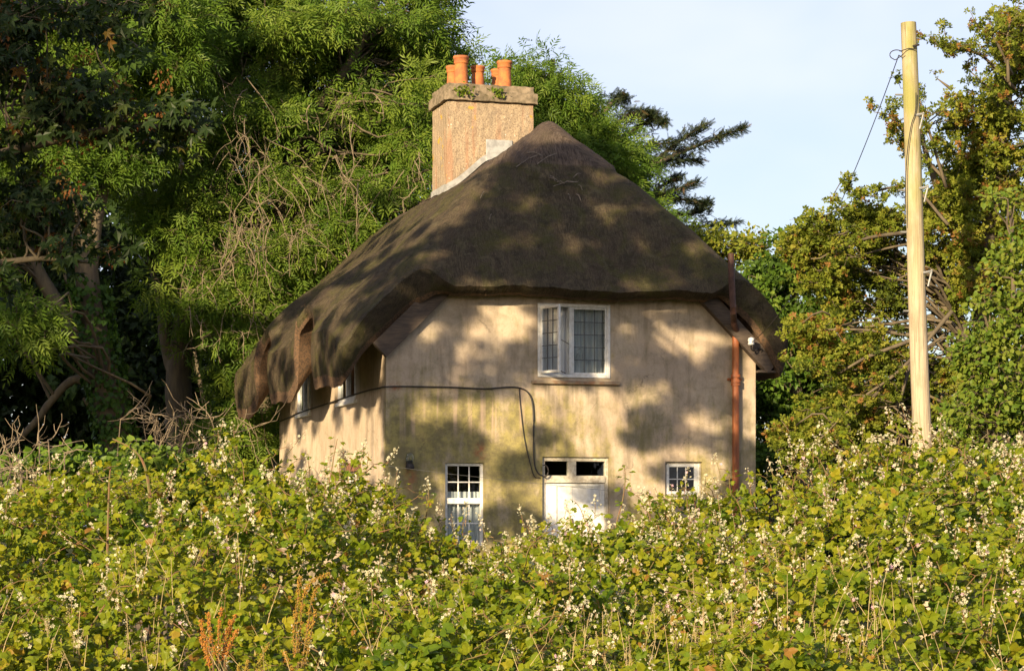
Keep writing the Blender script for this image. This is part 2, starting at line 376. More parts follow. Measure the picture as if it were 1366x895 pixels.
# ------------------------------------------------------------------ cottage
TH = math.radians(16.4); ct, st_ = math.cos(TH), math.sin(TH)
AX, AY = (515-CX)/F*37.5, 37.5
W, D = 6.635, 9.7; CU = W/2
house = empty('thatched_cottage', (AX, AY, 0), TH)
tag(house, 'old cream rendered cottage with a dark thatched roof, standing behind the brambles', 'cottage')
def fac(x, y, v=0.0):
    """facade (or plane at depth v) point seen at pixel x, y -> u, z"""
    k = (x-CX)/F; bx, by = AX - st_*v, AY + ct*v
    u = (k*by - bx)/(ct - k*st_); Yd = by + st_*u
    return u, ZC + (HOR-y)/F*Yd
def side(x, y, u=0.0):
    k = (x-CX)/F; bx, by = AX + ct*u, AY + st_*u
    v = (bx - k*by)/(st_ + k*ct); Yd = by + ct*v
    return v, ZC + (HOR-y)/F*Yd
def sstep(a, b, x):
    t = np.clip((x-a)/(b-a), 0, 1); return t*t*(3-2*t)
def smin(a, b, k):
    h = np.clip(.5+.5*(b-a)/k, 0, 1); return b*(1-h)+a*h-k*h*(1-h)
NOTCH = (3.15, 7.2)
def notch_w(v):
    return sum(np.exp(-((v-n)/.56)**12) for n in NOTCH)
def hipw(u, v):
    zl = 8.5-1.0*np.abs(u-CU); zf = 5.43+1.66*(v+.5)
    return sstep(-.5, .5, zl-zf)
def ztop(u, v):
    zl = 8.42-.98*(CU-u)+.42*sstep(3.2,1.5,u)*sstep(-.6,1.2,v)-.012*np.clip(v,0,11)*np.clip((CU-u)/4,0,1); zr = 8.42-.95*(u-CU)-.03*np.clip(u-CU-2.2,0,9)**2+.16*sstep(.3,1.3,u-CU)*sstep(4.2,2.2,u-CU)
    s = smin(zl, zr, .5)
    zf = 5.43+1.66*(v+.5)+.12*sstep(-.5,.2,v)
    z = smin(s, zf, .55)
    z = z+.36*sum(np.exp(-((v-n)/.72)**2) for n in NOTCH)*sstep(1.1, -.45, u)
    # ridge block on the hip top
    d = np.sqrt(((u-CU)/1.25)**2+((v-1.55)/1.2)**2)
    z = z+.085*(1-sstep(.95,1.0,d)) + .05*np.exp(-(((u-CU)/.3)**2+((v-1.5)/.3)**2))
    z = z+.035*np.sin(u*2.3+v*1.1)*np.cos(v*1.7-u*.6)+.018*np.sin(u*6.1-v*3.3)*np.sin(v*5.2+u*2.2)
    return z
# thatch shell
nu, nv = 130, 400
pu = np.linspace(0,1,nu); pv = np.linspace(0,1,nv)
PU, PV = np.meshgrid(pu, pv)
PVw = PV
v_back = D+.45
def vfront(u):
    return -.36-.24*sstep(.35,1.1,u)*sstep(W-.3,W-1.1,u)
V_ = PVw*v_back
uL = -.80+.13*notch_w(V_)-.05*(V_/D); uR = W+.45
U_ = uL+(uR-uL)*PU
V_ = vfront(U_)*(1-PVw)+v_back*PVw
Zt = ztop(U_, V_)
Zt += .006*rng.normal(size=Zt.shape)
Tk = .56+.03*np.sin(V_*3)+.0*hipw(U_,V_)*sstep(.4,1.2,U_)+.42*sstep(3.2,1.5,U_)*sstep(-.6,1.2,V_)+.24*sstep(W-.6,W+.4,U_)
nw_ = notch_w(V_)*sstep(.6,.15,U_); Tk = Tk*(1-nw_)+.24*nw_
hb_ = hipw(U_,V_)*sstep(.45,1.0,U_)*sstep(W-.3,W-.9,U_)*np.exp(-((V_+.6)/.6)**2); Tk = Tk*(1-hb_)+.13*hb_
# lobes of thatch round over at the eave
Zt -= .16*sstep(-.45,-.80,U_)*(1-notch_w(V_))+.12*sstep(W+.15,W+.45,U_)
g = Geo()
top = np.stack([U_,V_,Zt],-1)
cen = np.array([CU, D/2])
bot = top.copy(); bot[...,2] -= Tk
inn = 1-.02
bot[...,0] = CU+(bot[...,0]-CU)*.985; bot[...,1] = D/2+(bot[...,1]-D/2)*.988+(.26*hb_+.24*sstep(.9,.3,U_)+.10*sstep(W-.9,W-.3,U_))*np.exp(-(PV/.02)**2)
tt = hipw(U_,V_).astype(np.float32)
idx = np.arange(nu*nv).reshape(nv,nu)
q = np.stack([idx[:-1,:-1],idx[:-1,1:],idx[1:,1:],idx[1:,:-1]],-1).reshape(-1,4)
nb = nu*nv
loop = np.concatenate([idx[0,:-1], idx[:-1,-1], idx[-1,:0:-1], idx[:0:-1,0]])
Tf, Bf = top.reshape(-1,3), bot.reshape(-1,3)
rim = []
out = unit(np.concatenate([np.repeat([[0,-1,0]],nu-1,0), np.repeat([[1,0,0]],nv-1,0), np.repeat([[0,1,0]],nu-1,0), np.repeat([[-1,0,0]],nv-1,0)]).astype(float))
NR = 4
prof_ = [(0.,0.)]+[(j/(NR+1), .045*math.sin(PI*j/(NR+1))) for j in range(1,NR+1)]+[(1.,0.)]
wob_ = .005*rng.normal(size=(L0_ := len(loop)))
for s, b_ in prof_:
    rim.append(Tf[loop]*(1-s)+Bf[loop]*s+out*(b_+(wob_[:,None] if 0<s<1 else 0))-np.array([0,0,.004 if s==0 else 0]))
verts = np.concatenate([Tf,Bf]+rim); L = len(loop)
faces = [tuple(a) for a in q]+[tuple(a[::-1]+nb) for a in q]
ring = [2*nb+j*L+np.arange(L) for j in range(len(prof_))]
rf = []
for a, b in zip(ring[:-1], ring[1:]):
    for i in range(L):
        i2=(i+1)%L; rf.append((a[i],b[i],b[i2],a[i2]))
tn = np.concatenate([tt.ravel(),tt.ravel()]+[tt.ravel()[loop]]*len(prof_))
base0 = g.n
g.add(verts, faces, 0, tn)
_q = top.reshape(-1,3)[q].mean(1); _gr = np.abs(notch_w(_q[:,1]+.035)-notch_w(_q[:,1]-.035))
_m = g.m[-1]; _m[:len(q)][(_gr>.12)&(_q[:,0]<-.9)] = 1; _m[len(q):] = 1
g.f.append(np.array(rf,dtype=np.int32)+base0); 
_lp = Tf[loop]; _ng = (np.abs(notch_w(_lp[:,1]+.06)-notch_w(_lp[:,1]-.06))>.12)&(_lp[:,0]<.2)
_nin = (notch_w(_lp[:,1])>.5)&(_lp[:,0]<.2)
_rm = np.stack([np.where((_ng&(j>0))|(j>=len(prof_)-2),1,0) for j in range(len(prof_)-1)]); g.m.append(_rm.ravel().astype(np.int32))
# straw ends fraying from the rim
n = 1800
k_ = rng.integers(0, L, n); s = rng.random(n)[:,None]
P = Tf[loop[k_]]*(1-s)+Bf[loop[k_]]*s+out[k_]*.06+rng.normal(size=(n,3))*.02
dr = unit(out[k_]*.55+np.array([0,0,-.8])+rng.normal(size=(n,3))*.25)
g.inst([(-.5,0,0),(.5,0,0),(0,1,0)], [(0,1,2)], frames(dr, rdir(n), np.ones(n))*np.stack([np.full(n,.007),rng.uniform(.02,.055,n),np.ones(n)],1)[:,:,None], P, 1)
# stubble over the surface
n = 7000
ui = rng.uniform(.02,.98,n); vi = rng.uniform(.0,.98,n)
i0 = (vi*(nv-1)).astype(int); j0 = (ui*(nu-1)).astype(int)
P = top[i0,j0]; hw = tt[i0,j0][:,None]
dn = np.where(hw>.5, np.array([0,-.5,-.8]), np.where((P[:,:1]<CU), np.array([-.7,0,-.7]), np.array([.7,0,-.7])))
dr = unit(dn+rng.normal(size=(n,3))*.16)
g.inst([(-.5,0,0),(.5,0,0),(0,1,0)], [(0,1,2)], frames(dr, rdir(n), np.ones(n))*np.stack([np.full(n,.007),rng.uniform(.03,.09,n),np.ones(n)],1)[:,:,None], P+np.array([0,0,.0]), 0, hw[:,0])
roof = g.build('roof', [M['thatch'], M['eavestraw']], house, smooth=True)
# straw lying loose near the top of the hip
g = Geo()
def on_roof(x, y):
    vs_ = np.linspace(-.6, 10.3, 700); u, z = fac(x, y, vs_)
    hit = (z < ztop(u, vs_)) & (u > -.78) & (u < W+.45)
    if not hit.any(): return -9., -9., -9.
    k = int(hit.argmax()); return float(u[k]), float(vs_[k]), float(z[k])
for (x0,y0,x1,y1) in ((688,226,720,210),(702,207,722,212),(716,222,742,209),(732,240,748,250),(737,252,770,247),(742,246,752,250),(764,240,774,236),(768,262,774,272),(757,262,760,270),(771,250,776,258),(733,238,740,246),(748,249,764,247),(640,268,645,260),(652,296,655,290)):
    a = np.array(on_roof(x0,y0)); b = np.array(on_roof(x1,y1)); a[2]+=.035; b[2]+=.05; a[1]-=.03; b[1]-=.03
    g = Geo(); tube(g, [a,(a+b)/2+np.array([0,-.02,.03]),b], .009, 4); g.build('straw_stalk', M['straw'], roof)

# walls with real openings
def wall_cells(g, us, zs, holes, place, clip=None):
    """quads between grid lines, leaving the holes open"""
    for a, b in zip(us[:-1], us[1:]):
        for c, d in zip(zs[:-1], zs[1:]):
            mu, mz = (a+b)/2, (c+d)/2
            if any(h[0]<mu<h[1] and h[2]<mz<h[3] for h in holes): continue
            poly = [(a,c),(b,c),(b,d),(a,d)]
            if clip:
                for fn in clip:
                    o = []
                    for i in range(len(poly)):
                        p, q_ = poly[i], poly[(i+1)%len(poly)]; fp, fq = fn(*p), fn(*q_)
                        if fp>=0: o.append(p)
                        if fp*fq<0:
                            t = fp/(fp-fq); o.append((p[0]+(q_[0]-p[0])*t, p[1]+(q_[1]-p[1])*t))
                    poly = o
                    if len(poly)<3: break
            if len(poly)<3: continue
            g.add([place(*p) for p in poly], [tuple(range(len(poly)))])
def grid_lines(lo, hi, cuts, step):
    s = sorted(set([lo,hi]+list(cuts))); out = []
    for a, b in zip(s[:-1], s[1:]):
        n = max(1, int(round((b-a)/step))); out += [a+(b-a)*i/n for i in range(n)]
    return out+[hi]
def reveal(g, h, p_in):
    a,b,c,d = h
    for (p,q_) in (((a,c),(a,d)),((a,d),(b,d)),((b,d),(b,c)),((b,c),(a,c))):
        g.add([p_in(*p,0),p_in(*q_,0),p_in(*q_,1),p_in(*p,1)], [(0,1,2,3)])
TW = .34
u0,zt0 = fac(717,404); u1,zb0 = fac(814,505)
H_up = (u0,u1,zb0,zt0)
a,zt1 = fac(594,617); b,_ = fac(646,617); H_lo = (a,b,.95,zt1)
a,zt2 = fac(887.5,615.5); b,zb2 = fac(937,662); H_sm = (a,b,zb2,zt2)
a,zt3 = fac(723.5,609); b,_ = fac(813,609); H_dr = (a,b,.02,zt3)
front_holes = [H_up,H_lo,H_sm,H_dr]
g = Geo()
us = grid_lines(0,W,[x for h in front_holes for x in h[:2]],.4); zs = grid_lines(-.3,5.6,[x for h in front_holes for x in h[2:]],.4)
clip = [lambda u,z: 4.42+u*.98-z, lambda u,z: 4.42+(W-u)*.98-z]
wall_cells(g, us, zs, front_holes, lambda u,z:(u,0,z), clip)
for h in front_holes: reveal(g, h, lambda u,z,k:(u,k*.24,z))
# left wall: two upstairs windows under the thatch brows, one low window
va,_ = side(475,520); vb,_ = side(452,520); wz0, wz1 = 3.52, 4.55
H_s1 = (va,vb,wz0,wz1)
va2,_ = side(414,540); vb2,_ = side(398,540); H_s2 = (va2,vb2,wz0-.03,wz1-.03)
va3,zt4 = side(480,628); vb3,_ = side(462,628); H_s3 = (va3,vb3,1.0,zt4)
left_holes = [H_s1,H_s2,H_s3]
vs = grid_lines(0,D,[x for h in left_holes for x in h[:2]],.25); zs = grid_lines(-.3,4.62,[x for h in left_holes for x in h[2:]],.4)
wall_cells(g, vs, zs, left_holes, lambda v,z:(0,v,z))
for h in left_holes: reveal(g, h, lambda v,z,k:(k*.2,v,z))
for c, d in zip(vs[:-1], vs[1:]):
    zz = [min(float(ztop(np.array(0.),np.array(t)))-.3, 5.6) for t in (c,d)]
    if min(zz)>4.63: g.add([(0,c,4.62),(0,d,4.62),(0,d,zz[1]),(0,c,zz[0])],[(0,1,2,3)])
# right and back walls, gable at the back
g.add([(W,0,-.3),(W,D,-.3),(W,D,4.5),(W,0,4.5)],[(0,1,2,3)])
g.add([(0,D,-.3),(W,D,-.3),(W,D,4.42),(CU,D,7.6),(0,D,4.42)],[(0,1,2,3,4)])
g.add([(.02,.3,2.75),(W-.02,.3,2.75),(W-.02,D-.02,2.75),(.02,D-.02,2.75)],[(0,1,2,3)])
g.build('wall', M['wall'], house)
# near-black panels added behind the windows, room shade put into their colour
g = Geo(); box(g,.5,W-.1,2.6,2.7,-.2,5.6); box(g,W-.09,W-.03,.26,2.59,-.2,2.7); g.build('room_shade_panel', M['dark'], house)

def frame_rect(g, a,b,c,d, w, y0,y1, wb=None, wt=None):
    wb = w if wb is None else wb; wt = w if wt is None else wt
    bbox(g,a,a+w,y0,y1,c,d,.006); bbox(g,b-w,b,y0,y1,c,d,.006)
    bbox(g,a+w,b-w,y0+.001,y1-.001,d-wt,d,.006); bbox(g,a+w,b-w,y0+.001,y1-.001,c,c+wb,.006)
def pane(a,b,c,d,y,parent,nm='pane'):
    g = Geo(); box(g,a,b,y,y+.004,c,d); return g.build(nm, M['glass'], parent)
# upper window: fixed leaded light on the right, left casement standing open
a,b,c,d = H_up; mid = fac(761,450)[0]
g = Geo(); frame_rect(g,a+.003,b-.003,c+.003,d-.003,.055,-.02,.07); bbox(g,mid-.03,mid+.03,-.022,.068,c+.058,d-.058,.006)
win = g.build('window', M['white'], house); win['label'] = 'upper leaded window with its left casement open'
g = Geo(); fa,fb,fc,fd = mid+.03,b-.058,c+.058,d-.058
frame_rect(g,fa,fb,fc,fd,.035,.0,.05); g.build('casement', M['white'], win)
pane(fa+.035,fb-.035,fc+.035,fd-.035,.022,win)
def cames(g, a,b,c,d,nx,nz,y,r=.007):
    for i in range(1,nx): box(g,a+(b-a)*i/nx-r,a+(b-a)*i/nx+r,y,y+.012,c,d)
    for i in range(1,nz): box(g,a,b,y-.001,y+.011,c+(d-c)*i/nz-r,c+(d-c)*i/nz+r)
g = Geo(); cames(g,fa+.035,fb-.035,fc+.035,fd-.035,3,5,.008); g.build('lead_strips', M['leadcame'], win)
cw = mid-.03-(a+.058)
def swing(o, ang):
    o.location = (a+.058,-.02,0); o.rotation_euler = (0,0,-ang)
g = Geo(); frame_rect(g,0,cw,c+.062,d-.062,.045,-.02,.02); o = g.build('casement', M['white'], win); swing(o, math.radians(68))
g = Geo(); box(g,.045,cw-.045,-.002,.002,c+.107,d-.107); o = g.build('pane', M['glass'], win); swing(o, math.radians(68))
g = Geo(); cames(g,.045,cw-.045,c+.107,d-.107,3,5,-.012,.006); o = g.build('lead_strips', M['leadcame'], win); swing(o, math.radians(68))
for q_,r_ in (([(a+.3,-.36,c+.09),(a+.48,-.06,c+.07)],.008),([(a+.31,-.35,c+.62),(mid-.02,.0,c+.57)],.005)):
    g = Geo(); tube(g,q_,r_,6); g.build('casement_stay', M['black'], win)
def curtain(a,b,c,d,y,parent,fold=16):
    g = Geo(); n = 60; xs = np.linspace(a,b,n); yy = y+.02*np.sin(np.linspace(0,fold*2*PI,n))
    v = [(x,q_,c) for x,q_ in zip(xs,yy)]+[(x,q_,d) for x,q_ in zip(xs,yy)]
    g.add(v,[(i,i+1,n+i+1,n+i) for i in range(n-1)]); return g.build('curtain', M['curtain'], parent, smooth=True)
curtain(mid+.02,b+.02,c-.05,d+.05,.16,win,7)
curtain(a-.1,mid+.10,c-.05,d+.05,.21,win,6)
g = Geo()
tube(g, smooth_path([(fa+.08,.06,fc+.28),(fa+.12,.05,fc+.36),(fa+.16,.05,fc+.3),(fa+.12,.05,fc+.42),(fa+.18,.05,fc+.43),(fa+.2,.05,fc+.27)],5), .012, 5); g.build('window_ornament', M['porcelain'], win)
sa,sz = fac(709,507); sb,sz2 = fac(826,514)
g = Geo(); bbox(g,sa,sb,-.07,.05,sz2,sz-.002,.01); g.build('sill', M['stone'], win)

# lower left sash window
a,b,c,d = H_lo
g = Geo(); frame_rect(g,a+.003,b-.003,c+.003,d-.003,.05,.05,.14)
tz = fac(620,668)[1]; bbox(g,a+.053,b-.053,.048,.138,tz-.05,tz+.05,.006)
win = g.build('window', M['white'], house)
pane(a+.05,b-.05,tz+.05,d-.05,.09,win); pane(a+.05,b-.05,c+.05,tz-.05,.10,win)
g = Geo(); cames(g,a+.053,b-.053,tz+.05,d-.053,3,2,.075,.010); cames(g,a+.053,b-.053,c+.053,tz-.05,3,2,.08,.010); g.build('glazing_bars', M['white'], win)
curtain(a+.02,b-.02,tz+.04,tz+.16,.17,win,8); curtain(a+.02,b-.02,c,tz-.02,.19,win,6)
# small right window
a,b,c,d = H_sm
g = Geo(); frame_rect(g,a+.003,b-.003,c+.003,d-.003,.03,.06,.16)
win = g.build('window', M['oldwhite'], house)
g = Geo(); frame_rect(g,a+.036,b-.075,c+.036,d-.036,.055,.045,.10); g.build('casement', M['white'], win)
g = Geo(); bbox(g,b-.072,b-.034,.055,.11,c+.036,d-.036,.005); g.build('jamb_strip', M['white'], win)
pane(a+.09,b-.13,c+.09,d-.09,.07,win)
g = Geo(); cames(g,a+.09,b-.13,c+.09,d-.09,3,2,.06,.008); g.build('glazing_bars', M['white'], win)
# door with two-light transom
a,b,c,d = H_dr
g = Geo(); frame_rect(g,a+.003,b-.003,c+.003,d-.003,.06,.05,.16,wb=.02,wt=.07)
zl0 = fac(760,644)[1]; zl1 = fac(760,634)[1]
bbox(g,a+.063,b-.063,.035,.155,zl0,zl1,.008)
mu = (fac(759,620)[0]+fac(770,620)[0])/2
bbox(g,mu-.075,mu+.075,.052,.15,zl1,d-.07,.006)
dframe = g.build('door', M['oldwhite'], house)
pane(a+.06,mu-.075,zl1,d-.07,.09,dframe,'transom_pane'); pane(mu+.075,b-.06,zl1,d-.07,.09,dframe,'transom_pane')
g = Geo(); da,db = a+.062,b-.062; dz = zl0-.006
box(g,da,db,.10,.13,.04,dz)
sw = .22
bbox(g,da,da+sw,.075,.099,.04,dz,.005); bbox(g,db-sw*.35,db,.075,.099,.04,dz,.005)
bbox(g,da+sw,db-sw*.35,.077,.099,.9,1.12,.005)
cm = fac(765,700)[0]; bbox(g,cm-.006,cm+.006,.092,.0995,1.12,dz,.002)
box(g,da+sw,db-sw*.35,.079,.099,dz-.05,dz-.001)
g.build('door_leaf', M['white'], dframe)
g = Geo(); tube(g,[(cm-.01,.06,1.38),(cm-.01,.06,1.30)],.012,6); box(g,cm-.03,cm+.01,.07,.098,1.27,1.41); g.build('handle', M['black'], dframe)
# side windows (local frame turned to the left wall)
def side_window(h, mat, deep, grid, cur=True):
    v0,v1,c,d = h
    def flip(g):
        for i,v in enumerate(g.v): g.v[i] = np.stack([v[:,1], v[:,0], v[:,2]],1)
        for i,f in enumerate(g.f): g.f[i] = f[:,::-1]
        return g
    g = Geo(); frame_rect(g,v0+.003,v1-.003,c+.003,d-.003,.06,deep,deep+.09)
    bbox(g,(v0+v1)/2-.03,(v0+v1)/2+.03,deep+.002,deep+.085,c+.063,d-.063,.005)
    w = flip(g).build('window', mat, house)
    g = Geo(); box(g,v0+.06,v1-.06,deep+.04,deep+.044,c+.06,d-.06); flip(g).build('pane', M['glass'], w)
    g = Geo(); bbox(g,v0-.08,v1+.08,-.06,.03,c-.07,c-.003,.008); flip(g).build('sill', M['white'], w)
    return w
side_window(H_s1, M['white'], -.02, 2); side_window(H_s2, M['white'], -.02, 2); wl = side_window(H_s3, M['white'], .05, 2)
g = Geo(); bbox(g,-.02,.05,H_s3[0]-.1,H_s3[1]+.1,H_s3[3]+.003,H_s3[3]+.16,.008); g.build('lintel', M['brick'], wl)

# bargeboards below the verge thatch
def barge(p0, p1, w, v0, v1):
    g = Geo(); p0=np.array(p0); p1=np.array(p1); d=unit(p1-p0); nrm=np.array([-d[1],d[0]]); nrm = nrm if nrm[1]>0 else -nrm
    c = [p0,p1,p1+nrm*w,p0+nrm*w]
    v = [(q_[0],v0,q_[1]) for q_ in c]+[(q_[0],v1,q_[1]) for q_ in c]
    g.add(v,[(0,1,2,3),(7,6,5,4),(0,4,5,1),(1,5,6,2),(2,6,7,3),(3,7,4,0)])
    return g.build('bargeboard', M['timber'], house)
barge((-.02,4.09),(1.25,5.34),.32,-.14,-.012); barge((W+.17,3.95),(W-1.15,5.25),.26,-.16,-.012)
# left soffit lining under the eave
g = Geo(); box(g,W+.004,W+.34,-.15,D,3.96,4.0); g.build('soffit_board', M['timber'], house)

# chimney on the ridge
CV = 5.28; cu0,_ = fac(597,200,CV); cu1,_ = fac(712,200,CV); CD = 1.22
zc0 = fac(640,136,CV)[1]; zc1 = fac(640,122,CV)[1]; zc2 = fac(640,112.5,CV)[1]
g = Geo(); 
def slab(g, a,b,c,d,e,f_, amp=.006, n=22):
    def w(p):
        x,y,z = p.T
        o = np.stack([np.sin(x*13+z*17+1)*np.sin(z*11+y*9),np.sin(y*12+x*15)*np.sin(z*13+2),np.sin(x*11+y*8+3)*np.sin(x*23-y*17)],1)+.7*np.stack([np.sin(z*41+y*37),np.sin(x*43+z*39),np.sin(x*47+y*31)],1)
        q_ = p+o*amp
        c0 = np.array([(a+b)/2,(c+d)/2,(e+f_)/2]); hs = np.array([b-a,d-c,f_-e])/2
        edge = (np.abs((p-c0)/hs)>.999).sum(1)
        q_ += (c0-p)/np.linalg.norm((c0-p),axis=1)[:,None]*np.where(edge>1,.018,0)[:,None]
        return q_
    lo=np.array([a,c,e]);hi=np.array([b,d,f_]); s=np.linspace(0,1,n)
    for ax in range(3):
        i,j=[k_ for k_ in range(3) if k_!=ax]
        for side_ in (0,1):
            A_,B_=np.meshgrid(s,s); p=np.zeros((n*n,3)); p[:,i]=lo[i]+(hi-lo)[i]*A_.ravel(); p[:,j]=lo[j]+(hi-lo)[j]*B_.ravel(); p[:,ax]=(lo,hi)[side_][ax]
            g.add(w(p),[(r*n+q_,r*n+q_+1,(r+1)*n+q_+1,(r+1)*n+q_) for r in range(n-1) for q_ in range(n-1)])
slab(g,cu0,cu1,CV,CV+CD,6.6,zc0)
chim = g.build('chimney', M['chimney'], house)
g = Geo(); slab(g,cu0-.06,cu1+.08,CV-.07,CV+CD+.07,zc0,zc1+.0); slab(g,cu0-.0,cu1+.02,CV-.0,CV+CD,zc1-.01,zc2); 
g.build('chimney_cap', M['cap'], chim)
prof = [(.0,.0),(.135,.0),(.135,.02),(.128,.04),(.120,.26),(.112,.42),(.113,.43),(.128,.435),(.13,.445),(.13,.52),(.142,.53),(.145,.56),(.138,.58),(.115,.585),(.10,.57),(.095,.3)]
for (x, vv, hscale, ws) in ((615,CV+.28,1.0,1.08),(604.5,CV+.9,.88,1.02),(637.5,CV+.55,.80,1.0),(673,CV+.3,.93,1.08),(664,CV+.92,.86,1.0)):
    u,_ = fac(x,90,vv); g = Geo(); lathe(g,[(r*ws,z*hscale) for r,z in prof],(u,vv,zc2-.01),22); g.build('chimney_pot', M['terracotta'], chim, smooth=True)
# lead flashing stepping up the thatch
g = Geo()
uu = np.linspace(cu0-.02, cu0+.95, 16)
zr_ = np.array([float(ztop(np.array(u), np.array(CV))) for u in uu])
v = [(u,CV-.02,z-.12) for u,z in zip(uu,zr_)]+[(u,CV-.02,z+.16) for u,z in zip(uu,zr_)]+[(u,CV-.22,float(ztop(np.array(u),np.array(CV-.22)))+.03) for u in uu]
n=16
g.add(v,[(i,i+1,n+i+1,n+i) for i in range(n-1)]+[(2*n+i,2*n+i+1,i+1,i) for i in range(n-1)])
ua,_ = fac(648,190,CV); ub,_ = fac(683,190,CV)
bbox(g,ua,ub,CV-.035,CV-.004,8.1,fac(660,187,CV)[1],.006)
vv = np.linspace(CV-.02,CV+CD,14); zz = np.array([float(ztop(np.array(cu0), np.array(t))) for t in vv])
v = [(cu0-.02,t,z-.12) for t,z in zip(vv,zz)]+[(cu0-.02,t,z+.14) for t,z in zip(vv,zz)]+[(cu0-.2,t,float(ztop(np.array(cu0-.2),np.array(t)))+.03) for t in vv]
n=14; g.add(v,[(i,i+1,n+i+1,n+i) for i in range(n-1)]+[(2*n+i,2*n+i+1,i+1,i) for i in range(n-1)])
g.build('lead_flashing', M['lead'], chim)

# rainwater / vent pipe on the right of the front
pu_,pz0 = fac(979,500); 
g = Geo(); tube(g,[(pu_,-.085,-.1),(pu_,-.085,fac(979,444)[1])],.062,14)
for yy,hh in ((500,.05),(507,.05),(512,.035)):
    z=fac(979,yy)[1]; tube(g,[(pu_,-.085,z),(pu_,-.085,z-hh)],.084,14)
bbox(g,pu_-.13,pu_+.13,-.05,-.005,fac(979,506)[1]-.02,fac(979,506)[1]+.02,.006)
pipe = g.build('drainpipe', M['rust'], house, smooth=False)
g = Geo(); tube(g,[(pu_,-.085,fac(979,446)[1]),(pu_,-.11,fac(979,442)[1]),(fac(979,432,-.25)[0],-.25,fac(979,432,-.25)[1]),(fac(979,426,-.30)[0],-.30,fac(979,426,-.30)[1]),(fac(978,416,-.70)[0],-.70,fac(978,416,-.70)[1]),(fac(978,412,-.72)[0],-.72,fac(978,410,-.72)[1]),(fac(976,375,-.72)[0],-.72,fac(976,375,-.72)[1]),(fac(975,338,-.72)[0],-.72,fac(975,338,-.72)[1])],.055,14); g.build('upper_pipe', M['oldiron'], pipe)
g = Geo(); hu,hz = fac(970,640); tube(g,[(hu-.07,-.01,hz-.01),(hu-.05,-.06,hz-.01),(hu+.04,-.06,hz),(hu+.06,-.03,hz+.015)],.012,6); g.build('wall_bracket', M['black'], house)

# electricity cable along both walls and down to the door
g = Geo()
pts = [(0,9.6,3.62)]
for (x,y) in ((374,562),(400,551),(430,541),(452,534),(485,523),(508,517.5)):
    v,z = side(x,y); pts.append((-.03,v,z))
pts.append((-.03,-.03,fac(515,516)[1]))
for (x,y) in ((540,515.5),(570,516),(600,516.5),(630,518),(650,518.5),(675,516.5),(690,517),(702,522),(709,535),(711,560),(711,600),(713,622),(718,632),(723,634)):
    u,z = fac(x,y); pts.append((u,-.03,z))
tube(g, smooth_path(pts,4), .013, 6)
pts2=[]
for (x,y) in ((692,518),(694,545),(699,585),(706,615),(712,635),(720,637)):
    u,z = fac(x,y); pts2.append((u,-.02,z))
tube(g, smooth_path(pts2,3), .009, 5)
u,z = fac(725,628); tube(g, [(u+.07*math.cos(t),-.05,z+.10*math.sin(t)) for t in np.linspace(-2.2,2.0,12)], .012, 5)
g.build('cable', M['black'], house)
# bulkhead lamp on the left of the front
u,z = fac(545,616); g = Geo(); lathe(g,[(0,0),(.07,0),(.075,.03),(.06,.08),(.05,.09)],(u,-.1,z-.12),14); bbox(g,u-.05,u+.05,-.09,-.005,z-.12,z+.02,.01); lamp = g.build('wall_lamp', M['black'], house)
g = Geo(); lathe(g,[(.05,0),(.075,.03),(.085,.09),(.07,.16),(.035,.19),(0,.195)],(u,-.1,z-.03),16); g.build('lamp_globe', M['glass'], lamp, smooth=True)
# porcelain insulator and hook on the right bargeboard
iu,iz = fac(1002,455,-.35); g = Geo(); lathe(g,[(0,0),(.05,0),(.06,.03),(.045,.05),(.06,.08),(.05,.12),(0,.14)],(iu,-.35,iz-.07),14); ins = g.build('insulator', M['porcelain'], house, smooth=True)
g = Geo(); tube(g, smooth_path([(iu,-.34,iz-.05),(iu+.03,-.3,iz-.14),(iu+.12,-.25,iz-.16),(iu+.2,-.2,iz-.1),(iu+.28,-.18,iz-.14),(iu+.22,-.1,iz-.22)],4), .014, 5); tube(g,[(iu,-.35,iz),(iu+.05,-.1,iz+.05)],.015,5); g.build('bracket', M['black'], ins)
def Hworld(u,v,z):
    return np.array([AX+ct*u-st_*v, AY+st_*u+ct*v, z])
# ------------------------------------------------------------------ leaf shapes
T_DIA = (np.array([(0,0,0),(.3,.42,.07),(0,1,-.05),(-.3,.42,.07)]), np.array([(0,1,2),(0,2,3)]))
T_BR = (np.array([(0,0,0),(0,.38,-.03),(0,.72,-.04),(0,1,-.13),(.34,.24,.05),(.33,.62,.04),(-.34,.24,.05),(-.33,.62,.04)]),
        np.array([(0,4,1),(1,4,5),(1,5,2),(2,5,3),(0,1,6),(1,7,6),(1,2,7),(2,3,7)]))
def pinnate(pairs, ll, lw, droop, seed):
    r = random.Random(seed); V = []; Fc = []
    for i in range(pairs+1):
        t = .22+.78*i/pairs; c = np.array([0, t*(1-.25*droop*t), -droop*t*t*.6])
        for sgn in ((0,) if i == pairs else (-1,1)):
            d = unit(np.array([sgn*1.0, .75 if sgn else 1.0, -.25-.5*droop*t+r.uniform(-.2,.2)])); s = ll*r.uniform(.8,1.15)
            x = unit(np.cross(d, np.array([0,0,1.0]))); z = np.cross(x,d); b = len(V)
            for (a,l,h) in ((0,0,0),(lw,.42,.04),(0,1,-.06),(-lw,.42,.04)): V.append(c+x*a*s/ll*ll*1.0+d*l*s+z*h*s)
            Fc += [(b,b+1,b+2),(b,b+2,b+3)]
    return np.array(V), np.array(Fc)
T_ASH = [pinnate(3,.50,.115,d,i) for i,d in enumerate((.3,.6,.9))]
